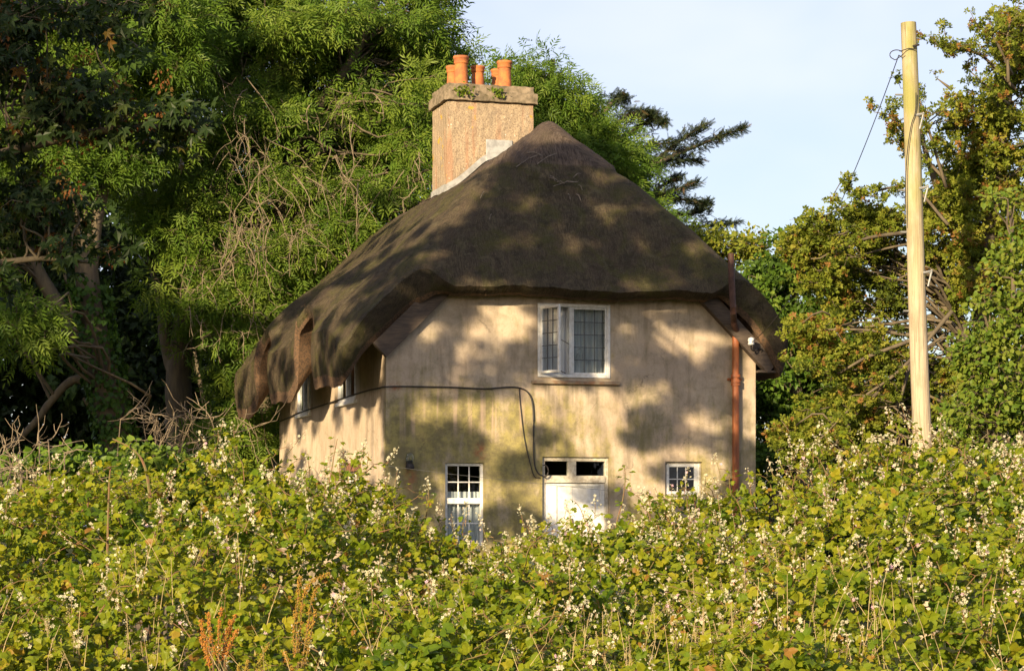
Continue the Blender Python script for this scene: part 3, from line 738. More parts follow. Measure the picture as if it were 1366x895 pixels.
def rosette(n, seed, w=.30):
    r = random.Random(seed); V=[];Fc=[]
    for i in range(n):
        a = 2*PI*i/n+r.uniform(-.4,.4); e = r.uniform(-.35,.9); d = np.array([math.cos(a)*math.cos(e), math.sin(a)*math.cos(e), math.sin(e)])
        x = unit(np.cross(d,np.array([r.uniform(-.5,.5),r.uniform(-.5,.5),1.0]))); z=np.cross(x,d); s=r.uniform(.7,1.1); b=len(V)
        for (p,l,h) in ((0,.1,0),(w,.55,.06),(0,1,-.04),(-w,.55,.06)): V.append(x*p*s+d*l*s+z*h*s)
        Fc += [(b,b+1,b+2),(b,b+2,b+3)]
    return np.array(V),np.array(Fc)
T_ROS = [rosette(7,1),rosette(6,2),rosette(8,3,.26)]
a_ = [0,0]; mp = []
for ang, r_ in ((-150,.35),(-105,.62),(-82,.36),(-45,.9),(-22,.42),(0,1.0),(22,.42),(45,.9),(82,.36),(105,.62),(150,.35)):
    t = math.radians(ang); mp.append((math.sin(t)*r_, .25+math.cos(t)*r_*.8, -.12*r_*r_+(.06 if abs(ang) in (22,82) else 0)))
T_MAP = (np.array([(0,.2,0)]+mp), np.array([(0,i+2,i+1) for i in range(10)]))
T_IVY = (np.array([(0,0,0),(.5,.1,.03),(.42,.5,.02),(0,1,-.08),(-.42,.5,.02),(-.5,.1,.03)]), np.array([(0,1,2),(0,2,3),(0,3,4),(0,4,5)]))
_p = []
for i in range(5):
    t = 2*PI*i/5; t1=t-.45; t2=t+.45
    _p.append(((0,0,0),(math.cos(t1)*.75,math.sin(t1)*.75,.22),(math.cos(t)*1.0,math.sin(t)*1.0,.25),(math.cos(t2)*.75,math.sin(t2)*.75,.22)))
T_FLO = (np.array([v for p in _p for v in p]), np.array([(4*i,4*i+1,4*i+2,4*i+3) for i in range(5)]))
T_BUD = (np.array([(0,0,-.6),(.5,0,0),(0,.5,0),(-.5,0,0),(0,-.5,0),(0,0,.8)]), np.array([(0,2,1),(0,3,2),(0,4,3),(0,1,4),(5,1,2),(5,2,3),(5,3,4),(5,4,1)]))

def ell_px(lst, Y, ry):
    out = []
    for e in lst:
        x,y,rx,rz = e[:4]; dy = e[4] if len(e)>4 else 0.0; s=(Y+dy)/F
        out.append((at(x,y,Y+dy), np.array([rx*s, ry*min(1,max(.45,(rx*s)/ry)), rz*s])))
    return out
def sample_ells(ells, n, p=2.0):
    w = np.array([e[1].prod()**.8 for e in ells]); k = rng.choice(len(ells), n, p=w/w.sum())
    C = np.array([e[0] for e in ells])[k]; Rr = np.array([e[1] for e in ells])[k]
    return C+rdir(n)*Rr*(rng.random(n)**(1/p))[:,None]
def put_leaves(g, C, crad, per, tmpl, size, mat, droop, outward, tint, flat=.7, tsd=.12, nh_sun=.5, spread=2.0):
    n = len(C); cnt = rng.poisson(per*rng.uniform(.6,1.4,n)); k = np.repeat(np.arange(n), cnt); m = len(k)
    cr = np.broadcast_to(np.asarray(crad,float),(n,))*rng.uniform(.75,1.25,n)
    o = rdir(m); P = C[k]+o*(cr[k]*rng.random(m)**(1/spread))[:,None]*np.array([1,1,flat])
    d = o*outward+np.array([0,0,-droop])+rng.normal(size=(m,3))*.45
    nh = np.array([0,0,.55])+SUN*nh_sun*1.7+rng.normal(size=(m,3))*.55
    R = frames(d, nh, size*rng.uniform(.65,1.25,m))
    ti = np.clip(tint+rng.normal(size=n)[k]*tsd*.8+rng.normal(size=m)*tsd, 0, 1)
    tm = tmpl if isinstance(tmpl, list) else [tmpl]; pick = rng.integers(0,len(tm),m)
    for i,t in enumerate(tm):
        s = pick==i; g.inst(t[0], t[1], R[s], P[s], mat, ti[s])
def limbs(g, stems, C, crad, ntw=5, rfac=.011, rmin=.012, rmax=.08, arch=.15, mat=0, sides=5):
    SP = np.concatenate([s[0] for s in stems]); SR = np.concatenate([np.linspace(s[1],s[2],len(s[0])) for s in stems])
    for p in C:
        d = np.linalg.norm(SP-p,axis=1); c = d+1.6*np.maximum(0,SP[:,2]-p[2]+.35*d); i = int(c.argmin()); q=SP[i]; L=d[i]
        if L<.15: continue
        m1 = q+(p-q)*.3+np.array([0,0,arch*L])+rng.normal(size=3)*.10*L; m2 = q+(p-q)*.55+np.array([0,0,arch*1.0*L])+rng.normal(size=3)*.10*L; m3 = q+(p-q)*.8+np.array([0,0,arch*.6*L])+rng.normal(size=3)*.07*L
        r = min(max(rfac*L,rmin),rmax,SR[i]*.8)
        tube(g, smooth_path([q,m1,m2,m3,p],3), (r,r*.25), sides, mat, .5, False)
        for _ in range(ntw):
            dd = rdir(1)[0]*np.array([1,1,.6]); e = p+dd*crad*rng.uniform(.6,1.1)+np.array([0,0,-.1*crad])
            tube(g, [p+(q-p)*.06*rng.random(), (p+e)/2+rng.normal(size=3)*.12*crad, e], (r*.4,r*.14), 3, mat, .5, False)
def stem(pxs, Y, r0, r1, n=5):
    return (smooth_path([at(x,y,Y+(q[0] if q else 0)) for x,y,*q in pxs], n), r0, r1)
def tree(name, label, cat, stems, ells, nclump, crad, per, tmpl, size, leaf, droop=.35, outward=.7, tint=.5, group=None, flat=.7, ntw=4, tsd=.12, C=None, bark='bark', p=2.0, rmax=.08, extra=None, base=None, skipl=1, spread=2.0, arch=.15):
    b = stems[0][0][0] if base is None else np.asarray(base, float)
    root = empty(name, (b[0], b[1], float(gz(b[1])))); tag(root, label, cat, group)
    off = np.array([b[0], b[1], float(gz(b[1]))])
    if C is None: C = sample_ells(ells, nclump, p)
    g = Geo()
    for s in stems: tube(g, s[0], (s[1], s[2]), 9, 0, .5, True, .06)
    limbs(g, stems, C[::skipl], crad, ntw, rmax=rmax, arch=arch)
    if extra: extra(g)
    for i in range(len(g.v)): g.v[i] = g.v[i]-off.astype(np.float32)
    g.build('trunk', M[bark], root, smooth=True)
    g = Geo(); put_leaves(g, C, crad, per, tmpl, size, 0, droop, outward, tint, flat, tsd, spread=spread)
    for i in range(len(g.v)): g.v[i] = g.v[i]-off.astype(np.float32)
    g.build('crown', M[leaf], root)
    return root, off, C
def part(g, name, mat, root, off, smooth=False):
    for i in range(len(g.v)): g.v[i] = g.v[i]-off.astype(np.float32)
    return g.build(name, mat, root, smooth)
def dead_twigs(g, starts, L0=(.5,1.4), r0=(.008,.018), down=.5, n=3, side=None):
    for p in starts:
        d = rdir(1)[0]; d[2] = d[2]*.5-down*.3
        if side is not None: d = d+side
        d = unit(d); L = rng.uniform(*L0); k = 6; pts=[p]; r = rng.uniform(*r0)
        for i in range(k):
            d = unit(d+rng.normal(size=3)*.28+np.array([0,0,-down*.22])); pts.append(pts[-1]+d*L/k)
        pts = np.array(pts); tube(g, pts, (r,r*.4), 4, 0, .5, False)
        for _ in range(n):
            i = rng.integers(1,k); q = pts[i]; dd = unit(pts[i]-pts[i-1]+rng.normal(size=3)*.6); l = L*rng.uniform(.2,.5)
            q2 = q+dd*l*.5; q3 = q2+unit(dd+np.array([0,0,.5])+rng.normal(size=3)*.3)*l*.5
            tube(g, [q,q2,q3], (r*.6,r*.3), 3, 0, .5, False)

# ------------------------------------------------------------------ big ash left of and behind the cottage
YA = 50
st1 = stem([(240,690),(241,600),(238,500),(250,420),(285,300),(312,160),(318,20),(330,-120)], YA, .36, .10)
st2 = stem([(350,690),(352,560),(360,420),(372,320),(378,240),(420,150),(480,60),(520,-60)], YA-1, .26, .07)
st3 = stem([(236,505),(222,450),(216,400),(200,330),(180,200)], YA, .2, .08)
st4 = stem([(376,260),(340,190),(345,130),(370,95),(400,70)], YA-1.2, .15, .05)
ellA = ell_px([(300,40,170,140),(480,50,140,140),(410,190,160,130),(545,90,60,100),(300,320,105,100),(330,440,95,90),(345,545,55,70),(470,290,100,80),(230,150,85,110),(440,395,50,55),(235,300,50,60),(520,200,80,90),(560,190,50,70),(595,110,32,50)], YA, 2.6)
def ext(g):
    for pl,r in (([(312,160),(360,230),(330,330)],.05),([(372,320),(450,300),(530,285)],.05),([(378,240),(440,270),(500,262),(560,230)],.06),([(285,300),(330,280),(345,350),(350,420)],.05),([(360,420),(400,340),(440,330),(490,345)],.05)):
        tube(g, smooth_path([at(x,y,YA-2.0+.3*i) for i,(x,y) in enumerate(pl)],5), (r*1.6,r*.6), 6)
ellA2 = ell_px([(255,330,45,45),(225,275,45,40),(330,395,70,45),(345,470,45,50),(350,580,40,50),(290,260,60,45),(215,390,22,30),(420,420,40,35),(390,345,70,35),(470,310,70,35),(285,400,30,45),(530,240,40,40),(350,150,60,30),(430,250,60,30),(250,180,60,40),(560,150,30,50),(400,30,90,30),(300,590,30,40)], YA-2.3, .7)
C_A = np.concatenate([sample_ells(ellA,520), sample_ells(ellA2,200,2.6)])
root, off, CA = tree('ash_tree', 'tall sunlit ash tree with drooping bare twigs filling the left, beside the thatched roof', 'tree', [st1,st2,st3,st4], ellA, 640, .58, 62, T_ASH, .31, 'ash', .30, .75, .68, flat=.45, ntw=3, tsd=.22, C=C_A, extra=ext, spread=2.4)
g = Geo()
zones = [(300,110,40,35,22),(320,230,30,70,50),(335,180,30,50,30),(300,330,45,50,50),(350,330,60,45,50),(330,290,35,60,40),(450,150,70,40,16),(400,300,50,40,30),(480,230,70,25,34),(560,225,30,25,20),(300,420,40,40,24),(370,420,50,40,26),(210,90,50,50,16),(420,235,40,30,20),(330,560,30,30,16),(480,330,40,30,20)]
for (x,y,rx,ry,n) in zones:
    s = [at(x+rng.normal()*rx*.6, y+rng.normal()*ry*.6, YA-3.0+rng.normal()*.4) for _ in range(int(n*.42))]
    dead_twigs(g, s, (.5,1.5), (.006,.013), 1.5, 4)
part(g, 'dead_twigs', M['deadwood'], root, off)

# ivy clad tree at far left
YI = 46
sI = [stem([(172,690),(160,610),(148,545),(132,470),(118,390),(112,300),(110,180),(120,40)], YI, .40, .14), stem([(146,530),(120,470),(80,410),(42,345),(20,260),(10,120)], YI, .22, .08),
      stem([(140,522),(118,510),(95,508),(68,535),(45,565),(10,600)], YI+.6, .11, .06), stem([(118,390),(128,300),(150,200),(170,90)], YI, .16, .07)]
ellI = ell_px([(60,40,140,120),(170,60,110,110),(30,200,100,110),(150,190,90,80),(200,20,80,80),(-60,300,80,120)], YI, 2.6)
ellI += ell_px([(30,440,40,35),(0,470,30,30)], YI-3, .8)
root, off, CI = tree('ash_tree', 'forked ash tree with ivy up its leaning trunk in the deep shade at far left', 'tree', sI, ellI, 330, .6, 60, T_ASH, .31, 'ash', .3, .7, .58, flat=.6, ntw=3, tsd=.15)
g = Geo(); sp = sI[0][0]; sp = sp[(sp[:,2]>.8)&(sp[:,2]<6.5)]; k = rng.integers(0,len(sp)-1,2600); t = rng.random(2600)[:,None]
P = sp[k]*(1-t)+sp[k+1]*t; aa = rng.uniform(-PI,PI,2600); o = np.stack([np.cos(aa),np.sin(aa),0*aa],1); P = P+o*(.38+.10*rng.random(2600))[:,None]
g.inst(*T_IVY, frames(np.array([0,0,-1.])+o*.3+rng.normal(size=(2600,3))*.4, o+rng.normal(size=(2600,3))*.3, rng.uniform(.07,.13,2600)), P, 0, np.clip(rng.normal(.5,.25,2600),0,1))
part(g, 'ivy', M['ivy'], root, off)

# ash rising behind the chimney
YB = 59
sB = [stem([(700,720),(705,500),(715,300),(730,150),(738,80)], YB, .3, .06), stem([(712,330),(760,250),(800,190)], YB, .14, .05)]
tree('ash_tree', 'feathery ash tree rising just behind the chimney and roof peak', 'tree', sB, ell_px([(735,140,45,60),(785,190,52,60),(752,250,70,60),(822,250,34,60),(695,120,26,45),(860,300,30,35),(790,290,60,50)], YB, 2.0), 230, .62, 62, T_ASH, .33, 'ash', .35, .7, .60, flat=.8, ntw=3, tsd=.17)

# dark cypress with layered boughs
YC = 68
g = Geo(); gl = Geo(); b = at(800,700,YC); base=np.array([b[0],b[1],0.0])
root = empty('cypress_tree', base); tag(root, 'dark wind-swept cypress with ragged boughs reaching right against the sky', 'tree')
trk = smooth_path([base, at(800,500,YC), at(803,300,YC), at(806,200,YC), at(808,165,YC)],5); tube(g, trk, (.45,.08), 9)
boughs = [[(806,190),(830,160),(850,150),(868,152)],[(806,150),(822,133),(832,130)],[(806,200),(845,175),(868,160),(886,163)],[(806,260),(850,232),(905,205),(950,187),(990,171)],[(806,250),(860,225),(905,190),(938,168)],[(806,280),(850,240),(890,215),(930,215)],[(806,230),(850,200),(895,190)],
          [(806,300),(860,268),(900,265),(938,272)],[(806,320),(870,290),(925,285),(942,270)],[(806,330),(870,305),(930,303),(982,297)],[(806,340),(880,330),(930,320),(955,312)],[(806,280),(850,262),(890,258),(928,243)],[(806,210),(780,170),(770,150)],[(806,250),(820,222),(860,210)],[(806,310),(850,280),(880,250),(906,236)],[(806,300),(770,260),(740,230)],[(806,350),(850,330),(900,340)]]
PL=[];DL=[]
for bp in boughs:
    pl = smooth_path([at(x,y,YC+rng.normal()*.6*(i>0)) for i,(x,y) in enumerate(bp)],6); tube(g, pl, (.10,.02), 5)
    L = len(pl)
    for i in range(int(L*.25), L):
        t = i/L
        for _ in range(34):
            w = (.50*(1-t)+.10); q = pl[i]+rng.normal(size=3)*np.array([w,w,w*.45])*.62; PL.append(q); DL.append(unit(pl[min(i+1,L-1)]-pl[i-1])+rng.normal(size=3)*.75+np.array([.2,0,-.15]))
PL=np.array(PL);DL=np.array(DL)
spv=[];spf=[]
for i in range(9):
    t=i/8; sgn=(-1)**i; b0=len(spv); d=np.array([sgn*.55,.8,.05*((i*7)%3-1)]); x=np.array([.8,-sgn*.55,0])
    c=np.array([0,t*.75,0]); l=.42*(1-.5*t)
    spv += [c-x*.05,c+x*.05,c+d*l+x*.02]; spf.append((b0,b0+1,b0+2))
T_CYP=(np.array(spv),np.array(spf))
gl.inst(*T_CYP, frames(DL, np.array([0,0,1.])+rng.normal(size=DL.shape)*.6, rng.uniform(.14,.34,len(PL))), PL, 0, np.clip(rng.normal(.45,.28,len(PL)),0,1))
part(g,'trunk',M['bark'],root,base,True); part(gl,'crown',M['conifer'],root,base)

# right-hand trees behind the cottage
YD = 56
sD = [stem([(1070,720),(1068,600),(1060,500),(1055,440),(1060,400)], YD, .28,.06)]
tree('sycamore_tree', 'deep green broadleaf tree behind the right end of the cottage', 'tree', sD, ell_px([(1060,420,85,75),(1015,400,45,55),(1100,390,45,50),(1050,540,85,85),(1120,490,55,70),(1000,600,50,50),(1000,500,40,80),(1045,355,45,40)], YD, 2.2), 170, .5, 170, T_DIA, .16, 'ash', .3, .6, .33, flat=.4, ntw=3, tsd=.2)
sE = [stem([(948,720),(948,500),(950,400),(955,352)], 62, .2,.05)]
tree('field_maple', 'small yellow-green tree whose top shows over the right slope of the thatch', 'tree', sE, ell_px([(950,330,40,26),(975,350,30,40),(1000,330,22,26),(930,318,22,12)], 62, 1.2), 46, .5, 75, T_DIA, .15, 'hawthorn', .2, .7, .6, ntw=4, tsd=.12)
# hawthorn on the right behind the pole
YH = 31
sH = [stem([(1335,760),(1330,620),(1318,520),(1310,400),(1325,260),(1345,120),(1380,-20)], YH, .20,.05), stem([(1318,520),(1280,430),(1250,340),(1200,310)], YH, .10,.03), stem([(1310,400),(1270,300),(1240,220),(1225,160)], YH, .09,.02), stem([(1325,600),(1375,450),(1420,300)], YH, .12,.04)]
ellH = ell_px([(1320,190,70,90),(1290,290,80,70),(1345,110,50,70),(1220,330,75,50),(1150,320,55,38),(1110,335,40,24),(1310,390,90,90),(1190,400,60,50),(1140,390,40,40),(1120,490,60,26),(1090,585,50,24),(1190,480,60,50),(1130,540,55,35),(1380,330,70,160),(1300,520,80,90),(1230,560,60,70),(1350,40,30,34),(1290,235,40,50),(1240,250,28,40),(1400,130,60,160),(1160,600,70,35)], YH, 1.5)
arms = [[(1355,120),(1310,75),(1275,66),(1250,60)],[(1350,100),(1325,50),(1300,36)],[(1265,300),(1215,250),(1150,258),(1122,242)],[(1260,240),(1220,195),(1192,160),(1186,152)],[(1262,250),(1235,160),(1222,118)],[(1262,240),(1215,196),(1196,190)],[(1345,110),(1345,40),(1362,12)],[(1270,120),(1250,105)],[(1345,140),(1320,118),(1290,92)],[(1270,415),(1205,490),(1145,535),(1090,590)],[(1255,440),(1160,475),(1110,500),(1062,490)],[(1205,490),(1150,545),(1115,590),(1100,610)],[(1215,480),(1195,560)],[(1240,450),(1150,440),(1085,440)],[(1210,310),(1150,320),(1110,345)]]
armC = []
def extH(g):
    for i,a in enumerate(arms):
        pl = smooth_path([at(x,y,YH-.9+rng.normal()*.15) for x,y in a],6); tube(g, pl, (.026 if i<9 else .034,.006),5)
        for q in pl[int(len(pl)*.3):]:
            armC.append(q+rng.normal(size=3)*.05)
            if rng.random()<.5: e=q+rdir(1)[0]*.3; tube(g,[q,(q+e)/2+rng.normal(size=3)*.04,e],(.008,.004),3); armC.append(e)
C_H = np.concatenate([sample_ells(ellH,340), sample_ells(ell_px([(1110,310,45,30),(1075,325,28,20),(1160,300,45,26),(1100,360,40,34),(1080,440,22,12),(1130,470,40,14),(1075,585,40,22),(1140,560,40,30)],YH-.4,.5),80)])
root, off, CH = tree('hawthorn_tree', 'sprawling hawthorn with brownish fruit clusters behind the wooden pole on the right', 'tree', sH, ellH, 370, .28, 66, T_ROS, .066, 'hawthorn', .0, .6, .54, flat=.75, ntw=4, tsd=.20, C=C_H, extra=extH, rmax=.035)
g = Geo(); put_leaves(g, np.array(armC), .11, 13, T_ROS, .055, 0, .0, .6, .55, .8, .25); part(g,'outer_sprays',M['hawthorn'],root,off)
b_=at(1900,HOR,33); tree('hawthorn_tree','rounded hawthorn standing beyond the right edge of the view','tree',[(smooth_path([np.array([b_[0],33,0]),np.array([b_[0]+.2,33,2]),np.array([b_[0]+.1,33,4.5])],5),.2,.05)],[(np.array([b_[0],33,3.6]),np.array([2.6,2.2,2.4])),(np.array([b_[0]-1.2,33,1.8]),np.array([2.2,1.8,1.6]))],240,.36,60,T_ROS,.075,'hawthorn',.0,.6,.54,flat=.75,ntw=3,tsd=.2,rmax=.035)
# leafy climber in front of the hawthorn
YR = 24
sR = [stem([(1372,760),(1365,600),(1355,450),(1350,320)], YR,.05,.02), stem([(1372,760),(1330,560),(1320,440)], YR,.04,.015)]
tree('bramble_climber', 'bright green leafy climber smothering the hawthorn at the right edge', 'climber', sR, ell_px([(1345,345,34,50),(1325,430,44,44),(1360,420,40,90),(1330,520,55,55),(1365,570,50,70),(1300,480,30,36),(1290,570,40,36),(1345,260,22,14)], YR, .6), 190, .17, 34, T_BR, .062, 'fresh', .35, .7, .74, ntw=4, tsd=.2, rmax=.012)

# sycamore in the left foreground, mostly outside the frame
YM = 17
sM = [stem([(-420,1000),(-400,700),(-360,400),(-330,150),(-300,-150)], YM+1,.26,.10), stem([(-370,430),(-200,300),(-60,230),(60,190),(180,170),(270,178)], YM,.07,.012), stem([(-335,160),(-150,60),(0,20),(110,10)], YM,.07,.015), stem([(-370,430),(-200,380),(-60,360),(50,345),(120,350)], YM,.05,.012)]
ellM = ell_px([(10,40,120,75),(80,150,95,55),(215,165,75,24),(40,260,75,55),(95,335,55,34),(-20,380,50,55),(-150,100,140,160),(-200,350,150,120),(150,30,60,30),(20,190,70,60)], YM, .9)
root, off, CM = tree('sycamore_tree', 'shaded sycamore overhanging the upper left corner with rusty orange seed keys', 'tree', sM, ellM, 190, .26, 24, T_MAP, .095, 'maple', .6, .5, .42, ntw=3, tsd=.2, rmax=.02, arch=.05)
g = Geo(); q = CM[rng.integers(0,len(CM),130)]+rng.normal(size=(130,3))*.15
put_leaves(g, q, .09, 34, T_DIA, .035, 0, .9, .4, .55, 1.3, .25); part(g,'seed_keys',M['keys'],root,off)

# bushes and dead brush between the brambles and the trees at left
def bush(name,label,cat,pxs,Y,ry,n,crad,per,tm,size,leaf,tint,base):
    b=at(base,HOR,Y); stems=[(smooth_path([np.array([b[0]+dx,Y,float(gz(Y))]),np.array([b[0]+dx*2.5,Y,float(gz(Y))+.7]),np.array([b[0]+dx*5,Y,float(gz(Y))+1.4])],4),.03,.01) for dx in (-.12,.02,.15)]
    return tree(name,label,cat,stems,ell_px(pxs,Y,ry),n,crad,per,tm,size,leaf,.3,.7,tint,ntw=3,tsd=.15,rmax=.015)
bush('elder_bush','rounded mid-green bush behind the brambles under the dark trees at far left','bush',[(60,640,90,36),(140,640,70,40),(0,640,60,34)],24,.8,80,.22,46,T_IVY,.075,'ash',.62,60)
bush('sapling','leafy upright sapling at the brambles\' back edge in front of the dark wood','bush',[(200,632,45,42),(235,650,40,30),(280,650,50,34)],22,.6,60,.18,38,T_IVY,.07,'ash',.8,215)
for (nm,lab,zone,Y) in (('dead_brush','grey leafless brush arching over the bushes at the far left edge',((30,625,45,14,40),(60,600,30,14,16)),22.5),('dead_brush','tangle of bare tan twigs below the ash trunk, left of the cottage',((235,585,55,20,40),(270,600,30,25,18),(215,560,20,14,8)),40.0)):
    b = at(zone[0][0],HOR,Y); base=np.array([b[0],b[1],float(gz(Y))]); root=empty(nm,base); tag(root,lab,'dead brush')
    g=Geo(); sc=Y/40
    for (x,y,rx,ry,n) in zone:
        for _ in range(n//6+2):
            p1=at(x+rng.normal()*rx*.8,y+rng.normal()*ry*.5,Y+rng.normal()*.2); p0=np.array([p1[0]+rng.normal()*.35*sc,Y,base[2]]); tube(g,smooth_path([p0,p0*.5+p1*.5+np.array([0,0,.25*sc]),p1],5),(.012*sc+.003,.006),4)
            dead_twigs(g,[p1,p1*.8+p0*.2,p1],(.4*sc+.12,.95*sc+.12),(.006*sc+.002,.011*sc+.002),-.5,3)
    part(g,'branches',M['deadwood'],root,base)

# far wood behind everything, one dark mass
g = Geo(); n=3600
C = np.concatenate([np.stack([rng.uniform(-34,4,n),rng.uniform(60,74,n),rng.uniform(0,14,n)*.5+rng.uniform(0,7,n)],1), np.stack([rng.uniform(2,34,900),rng.uniform(63,76,900),rng.uniform(0,6.0,900)],1)])
keep = ~((C[:,0]>-9)&(C[:,2]>8.5)); C=C[keep]
put_leaves(g, C, .9, 60, T_DIA, .30, 0, .3,.6,.18,.7,.16)
for _ in range(130):
    x=rng.uniform(-30,30); y=rng.uniform(59,70); h=rng.uniform(3,8) if x<2 else rng.uniform(2,4.5)
    tube(g,smooth_path([(x,y,0),(x+rng.normal()*.4,y,h*.5),(x+rng.normal()*.9,y,h)],3),(.16,.05),5,1)
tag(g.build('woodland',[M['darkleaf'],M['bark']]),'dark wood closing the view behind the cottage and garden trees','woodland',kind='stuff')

# unseen hedge added behind the viewer to darken the window reflections
g = Geo(); nn=900; C=np.stack([rng.uniform(-45,45,nn),-27+rng.normal(size=nn)*1.0,rng.uniform(-.2,5.2,nn)*rng.uniform(.8,1.05,nn)],1)
put_leaves(g, C, .8, 40, T_DIA, .28, 0, .2,.6,.4,.8,.18)
tag(g.build('added_hedge',M['darkleaf']),'unseen hedge added behind the viewpoint to darken the window reflections','added_hedge',kind='stuff')

# ------------------------------------------------------------------ trees outside the frame that shade the cottage
lit = [(600,425,32,12),(648,418,28,12),(692,432,26,22),(575,440,18,12),(540,500,16,10),(835,428,9,16),(890,428,26,10),(935,455,34,16),(880,440,14,10),(735,540,38,26),(660,560,30,24),(610,545,24,20),(690,590,24,16),(790,565,34,20),(560,545,20,16),(655,655,70,13),(600,655,30,10),(832,620,24,22),(860,660,26,20),(950,628,26,22),(905,603,30,10),(770,690,34,20),(760,640,50,10),(800,500,16,14),(880,520,12,16),(620,490,20,8),(950,560,14,14),(1000,520,8,80),(780,590,30,12),(740,600,26,10),
       (714,270,16,9),(813,281,19,10),(676,328,16,9),(624,256,22,7),(594,290,20,7),(802,238,18,8),(541,394,16,7),(472,447,14,12),(657,385,16,8),(710,383,14,8),(605,340,12,7),(870,330,14,7),(560,330,20,6),(900,372,18,6),(760,330,12,6),(640,215,30,9),(585,262,40,8),(738,180,26,12),(450,400,12,14),(410,470,12,16),(385,450,10,14),(640,380,20,8),(850,385,22,8),(930,330,16,8),(700,320,18,8),(640,435,60,12),(700,430,20,26)]
llit = [(430,570,20,34),(452,560,12,40),(492,545,6,60),(478,600,8,40),(505,580,4,60),(440,620,20,20)]
def inlit(x,y,L): return any(((x-a)/(c+9))**2+((y-b)/(d+9))**2<1 for a,b,c,d in L)
tg = []
step=17
for y in np.arange(165,720,step):
    for x in np.arange(330,1050,step):
        px,py = x+rng.normal()*4, y+rng.normal()*4
        if 515<px<1008 and py>410:
            if inlit(px,py,lit) or rng.random()<.30: continue
            u,z = fac(px,py); tg.append(Hworld(u,0,z))
        elif 372<px<=515 and py>520 and py>500+(515-px)*.3:
            if inlit(px,py,llit) or rng.random()<.25: continue
            v,z = side(px,py); tg.append(Hworld(0,v,z))
        elif py<=540:
            if inlit(px,py,lit) or rng.random()<.07: continue
            u,v,z = on_roof(px,py)
            if v>-1: tg.append(Hworld(u,v,z))
tg = np.array(tg)
Cs = tg+SUN*(rng.normal(20,1.2,len(tg)))[:,None]
cm_ = Cs.mean(0)
def bigstem(x,y,h,r,lean=0.0):
    return (smooth_path([np.array([x,y,-.3]),np.array([x+.1,y,h*.35]),np.array([x+lean,y+.2,h*.7]),np.array([x+lean*1.5,y,h])],5), r, r*.25)
tree('oak_tree','tall spreading oak standing outside the view, throwing dappled shade on the cottage','tree',[(smooth_path([np.array([-24,24.5,-.3]),np.array([-23.8,24.5,5]),np.array([-23,24.4,9.5]),np.array([-18,24.4,12.6]),cm_+np.array([-3,0,1.5]),cm_+np.array([1.5,-.5,1.2])],5),.5,.10)],None,0,.24,95,T_DIA,.13,'darkleaf',.2,.6,.6,C=Cs,ntw=0,skipl=5,rmax=.06)
tB = []
for _ in range(300):
    tB.append(at(rng.uniform(-120,140),rng.uniform(330,640),YI+rng.normal()*1.5))
for _ in range(330):
    tB.append(at(rng.uniform(-60,300),rng.uniform(400,640),rng.uniform(60,72)))
for _ in range(20):
    tB.append(at(rng.uniform(140,190),rng.uniform(430,560),YA+1+rng.normal()*1.0))
tB=np.array(tB); CB=tB+SUN*(rng.normal(27,2,len(tB)))[:,None]; cm_=CB.mean(0)
tree('oak_tree','broad oak standing outside the view, shading the wood at the left','tree',[bigstem(cm_[0],cm_[1],cm_[2]+1.5,.45)],None,0,.55,110,T_DIA,.2,'darkleaf',.2,.6,.6,C=CB,ntw=0,skipl=4,rmax=.08)
tC = CM[rng.random(len(CM))<.4]; CC=tC+SUN*(rng.normal(13,1.5,len(tC)))[:,None]; cm_=CC.mean(0)
tree('oak_tree','slender oak standing outside the view, shading the near sycamore','tree',[bigstem(cm_[0],cm_[1],cm_[2]+1,.3)],None,0,.33,100,T_DIA,.13,'darkleaf',.2,.6,.6,C=CC,ntw=0,skipl=4,rmax=.05)

# ------------------------------------------------------------------ bramble thicket in front
cx_ = [-600,0,150,200,300,350,450,480,520,560,600,650,690,720,760,800,850,880,950,1000,1060,1100,1150,1200,1260,1366,2000]
cy_ = [640,648,662,652,636,650,652,668,684,712,724,734,732,722,722,732,722,706,690,676,654,626,614,622,618,606,610]
_ph = rng.uniform(0,6.28,12)
def Hb(x, Y):
    x=np.asarray(x,float);Y=np.asarray(Y,float)
    px = CX+x/16.0*F; crest = 1.3+(HOR-np.interp(px,cx_,cy_))/F*16.0
    t = np.clip((Y-10.2)/5.8,0,1); low=.42+.03*np.sin(x*1.3)
    h = low+(crest-low)*t**.85
    h = np.where(Y<10.2, low-(10.2-Y)*.55, h); h = np.where(Y>16.6, crest-(Y-16.6)**1.3*.55, h)
    lump = .15*np.sin(x*2.7+Y*1.1+_ph[0])*np.sin(Y*2.1-x*.8+_ph[1])+.09*np.sin(x*5.3-Y*2.2+_ph[2])*np.sin(Y*4.1+_ph[3])+.04*np.sin(x*9+_ph[4]+Y*3)*np.sin(Y*7+_ph[5])
    return h+lump*np.clip((17.2-Y)/1.0,.3,1)
g = Geo()
def in_view(x,Y): return np.abs(x)<(.235*Y+.5)
def bramble_compound(P, d, nh, s, tint):
    """terminal and side leaflets of each leaf"""
    m=len(P); R=frames(d,nh,np.ones(m))
    for sg,scale,fw in ((0,1.0,.30),(-1,.85,.16),(1,.85,.16)):
        dd = R[:,1]+sg*R[:,0]*1.15+R[:,2]*rng.normal(0,.25,m)[:,None]-np.array([0,0,.15])
        nn = R[:,2]+rng.normal(size=(m,3))*.22
        g.inst(*T_BR, frames(dd,nn,s*scale*rng.uniform(.85,1.15,m)), P+R[:,1]*(s*(.55 if sg==0 else .32))[:,None], 0, np.clip(tint+rng.normal(0,.06,m),0,1))
n = 76000
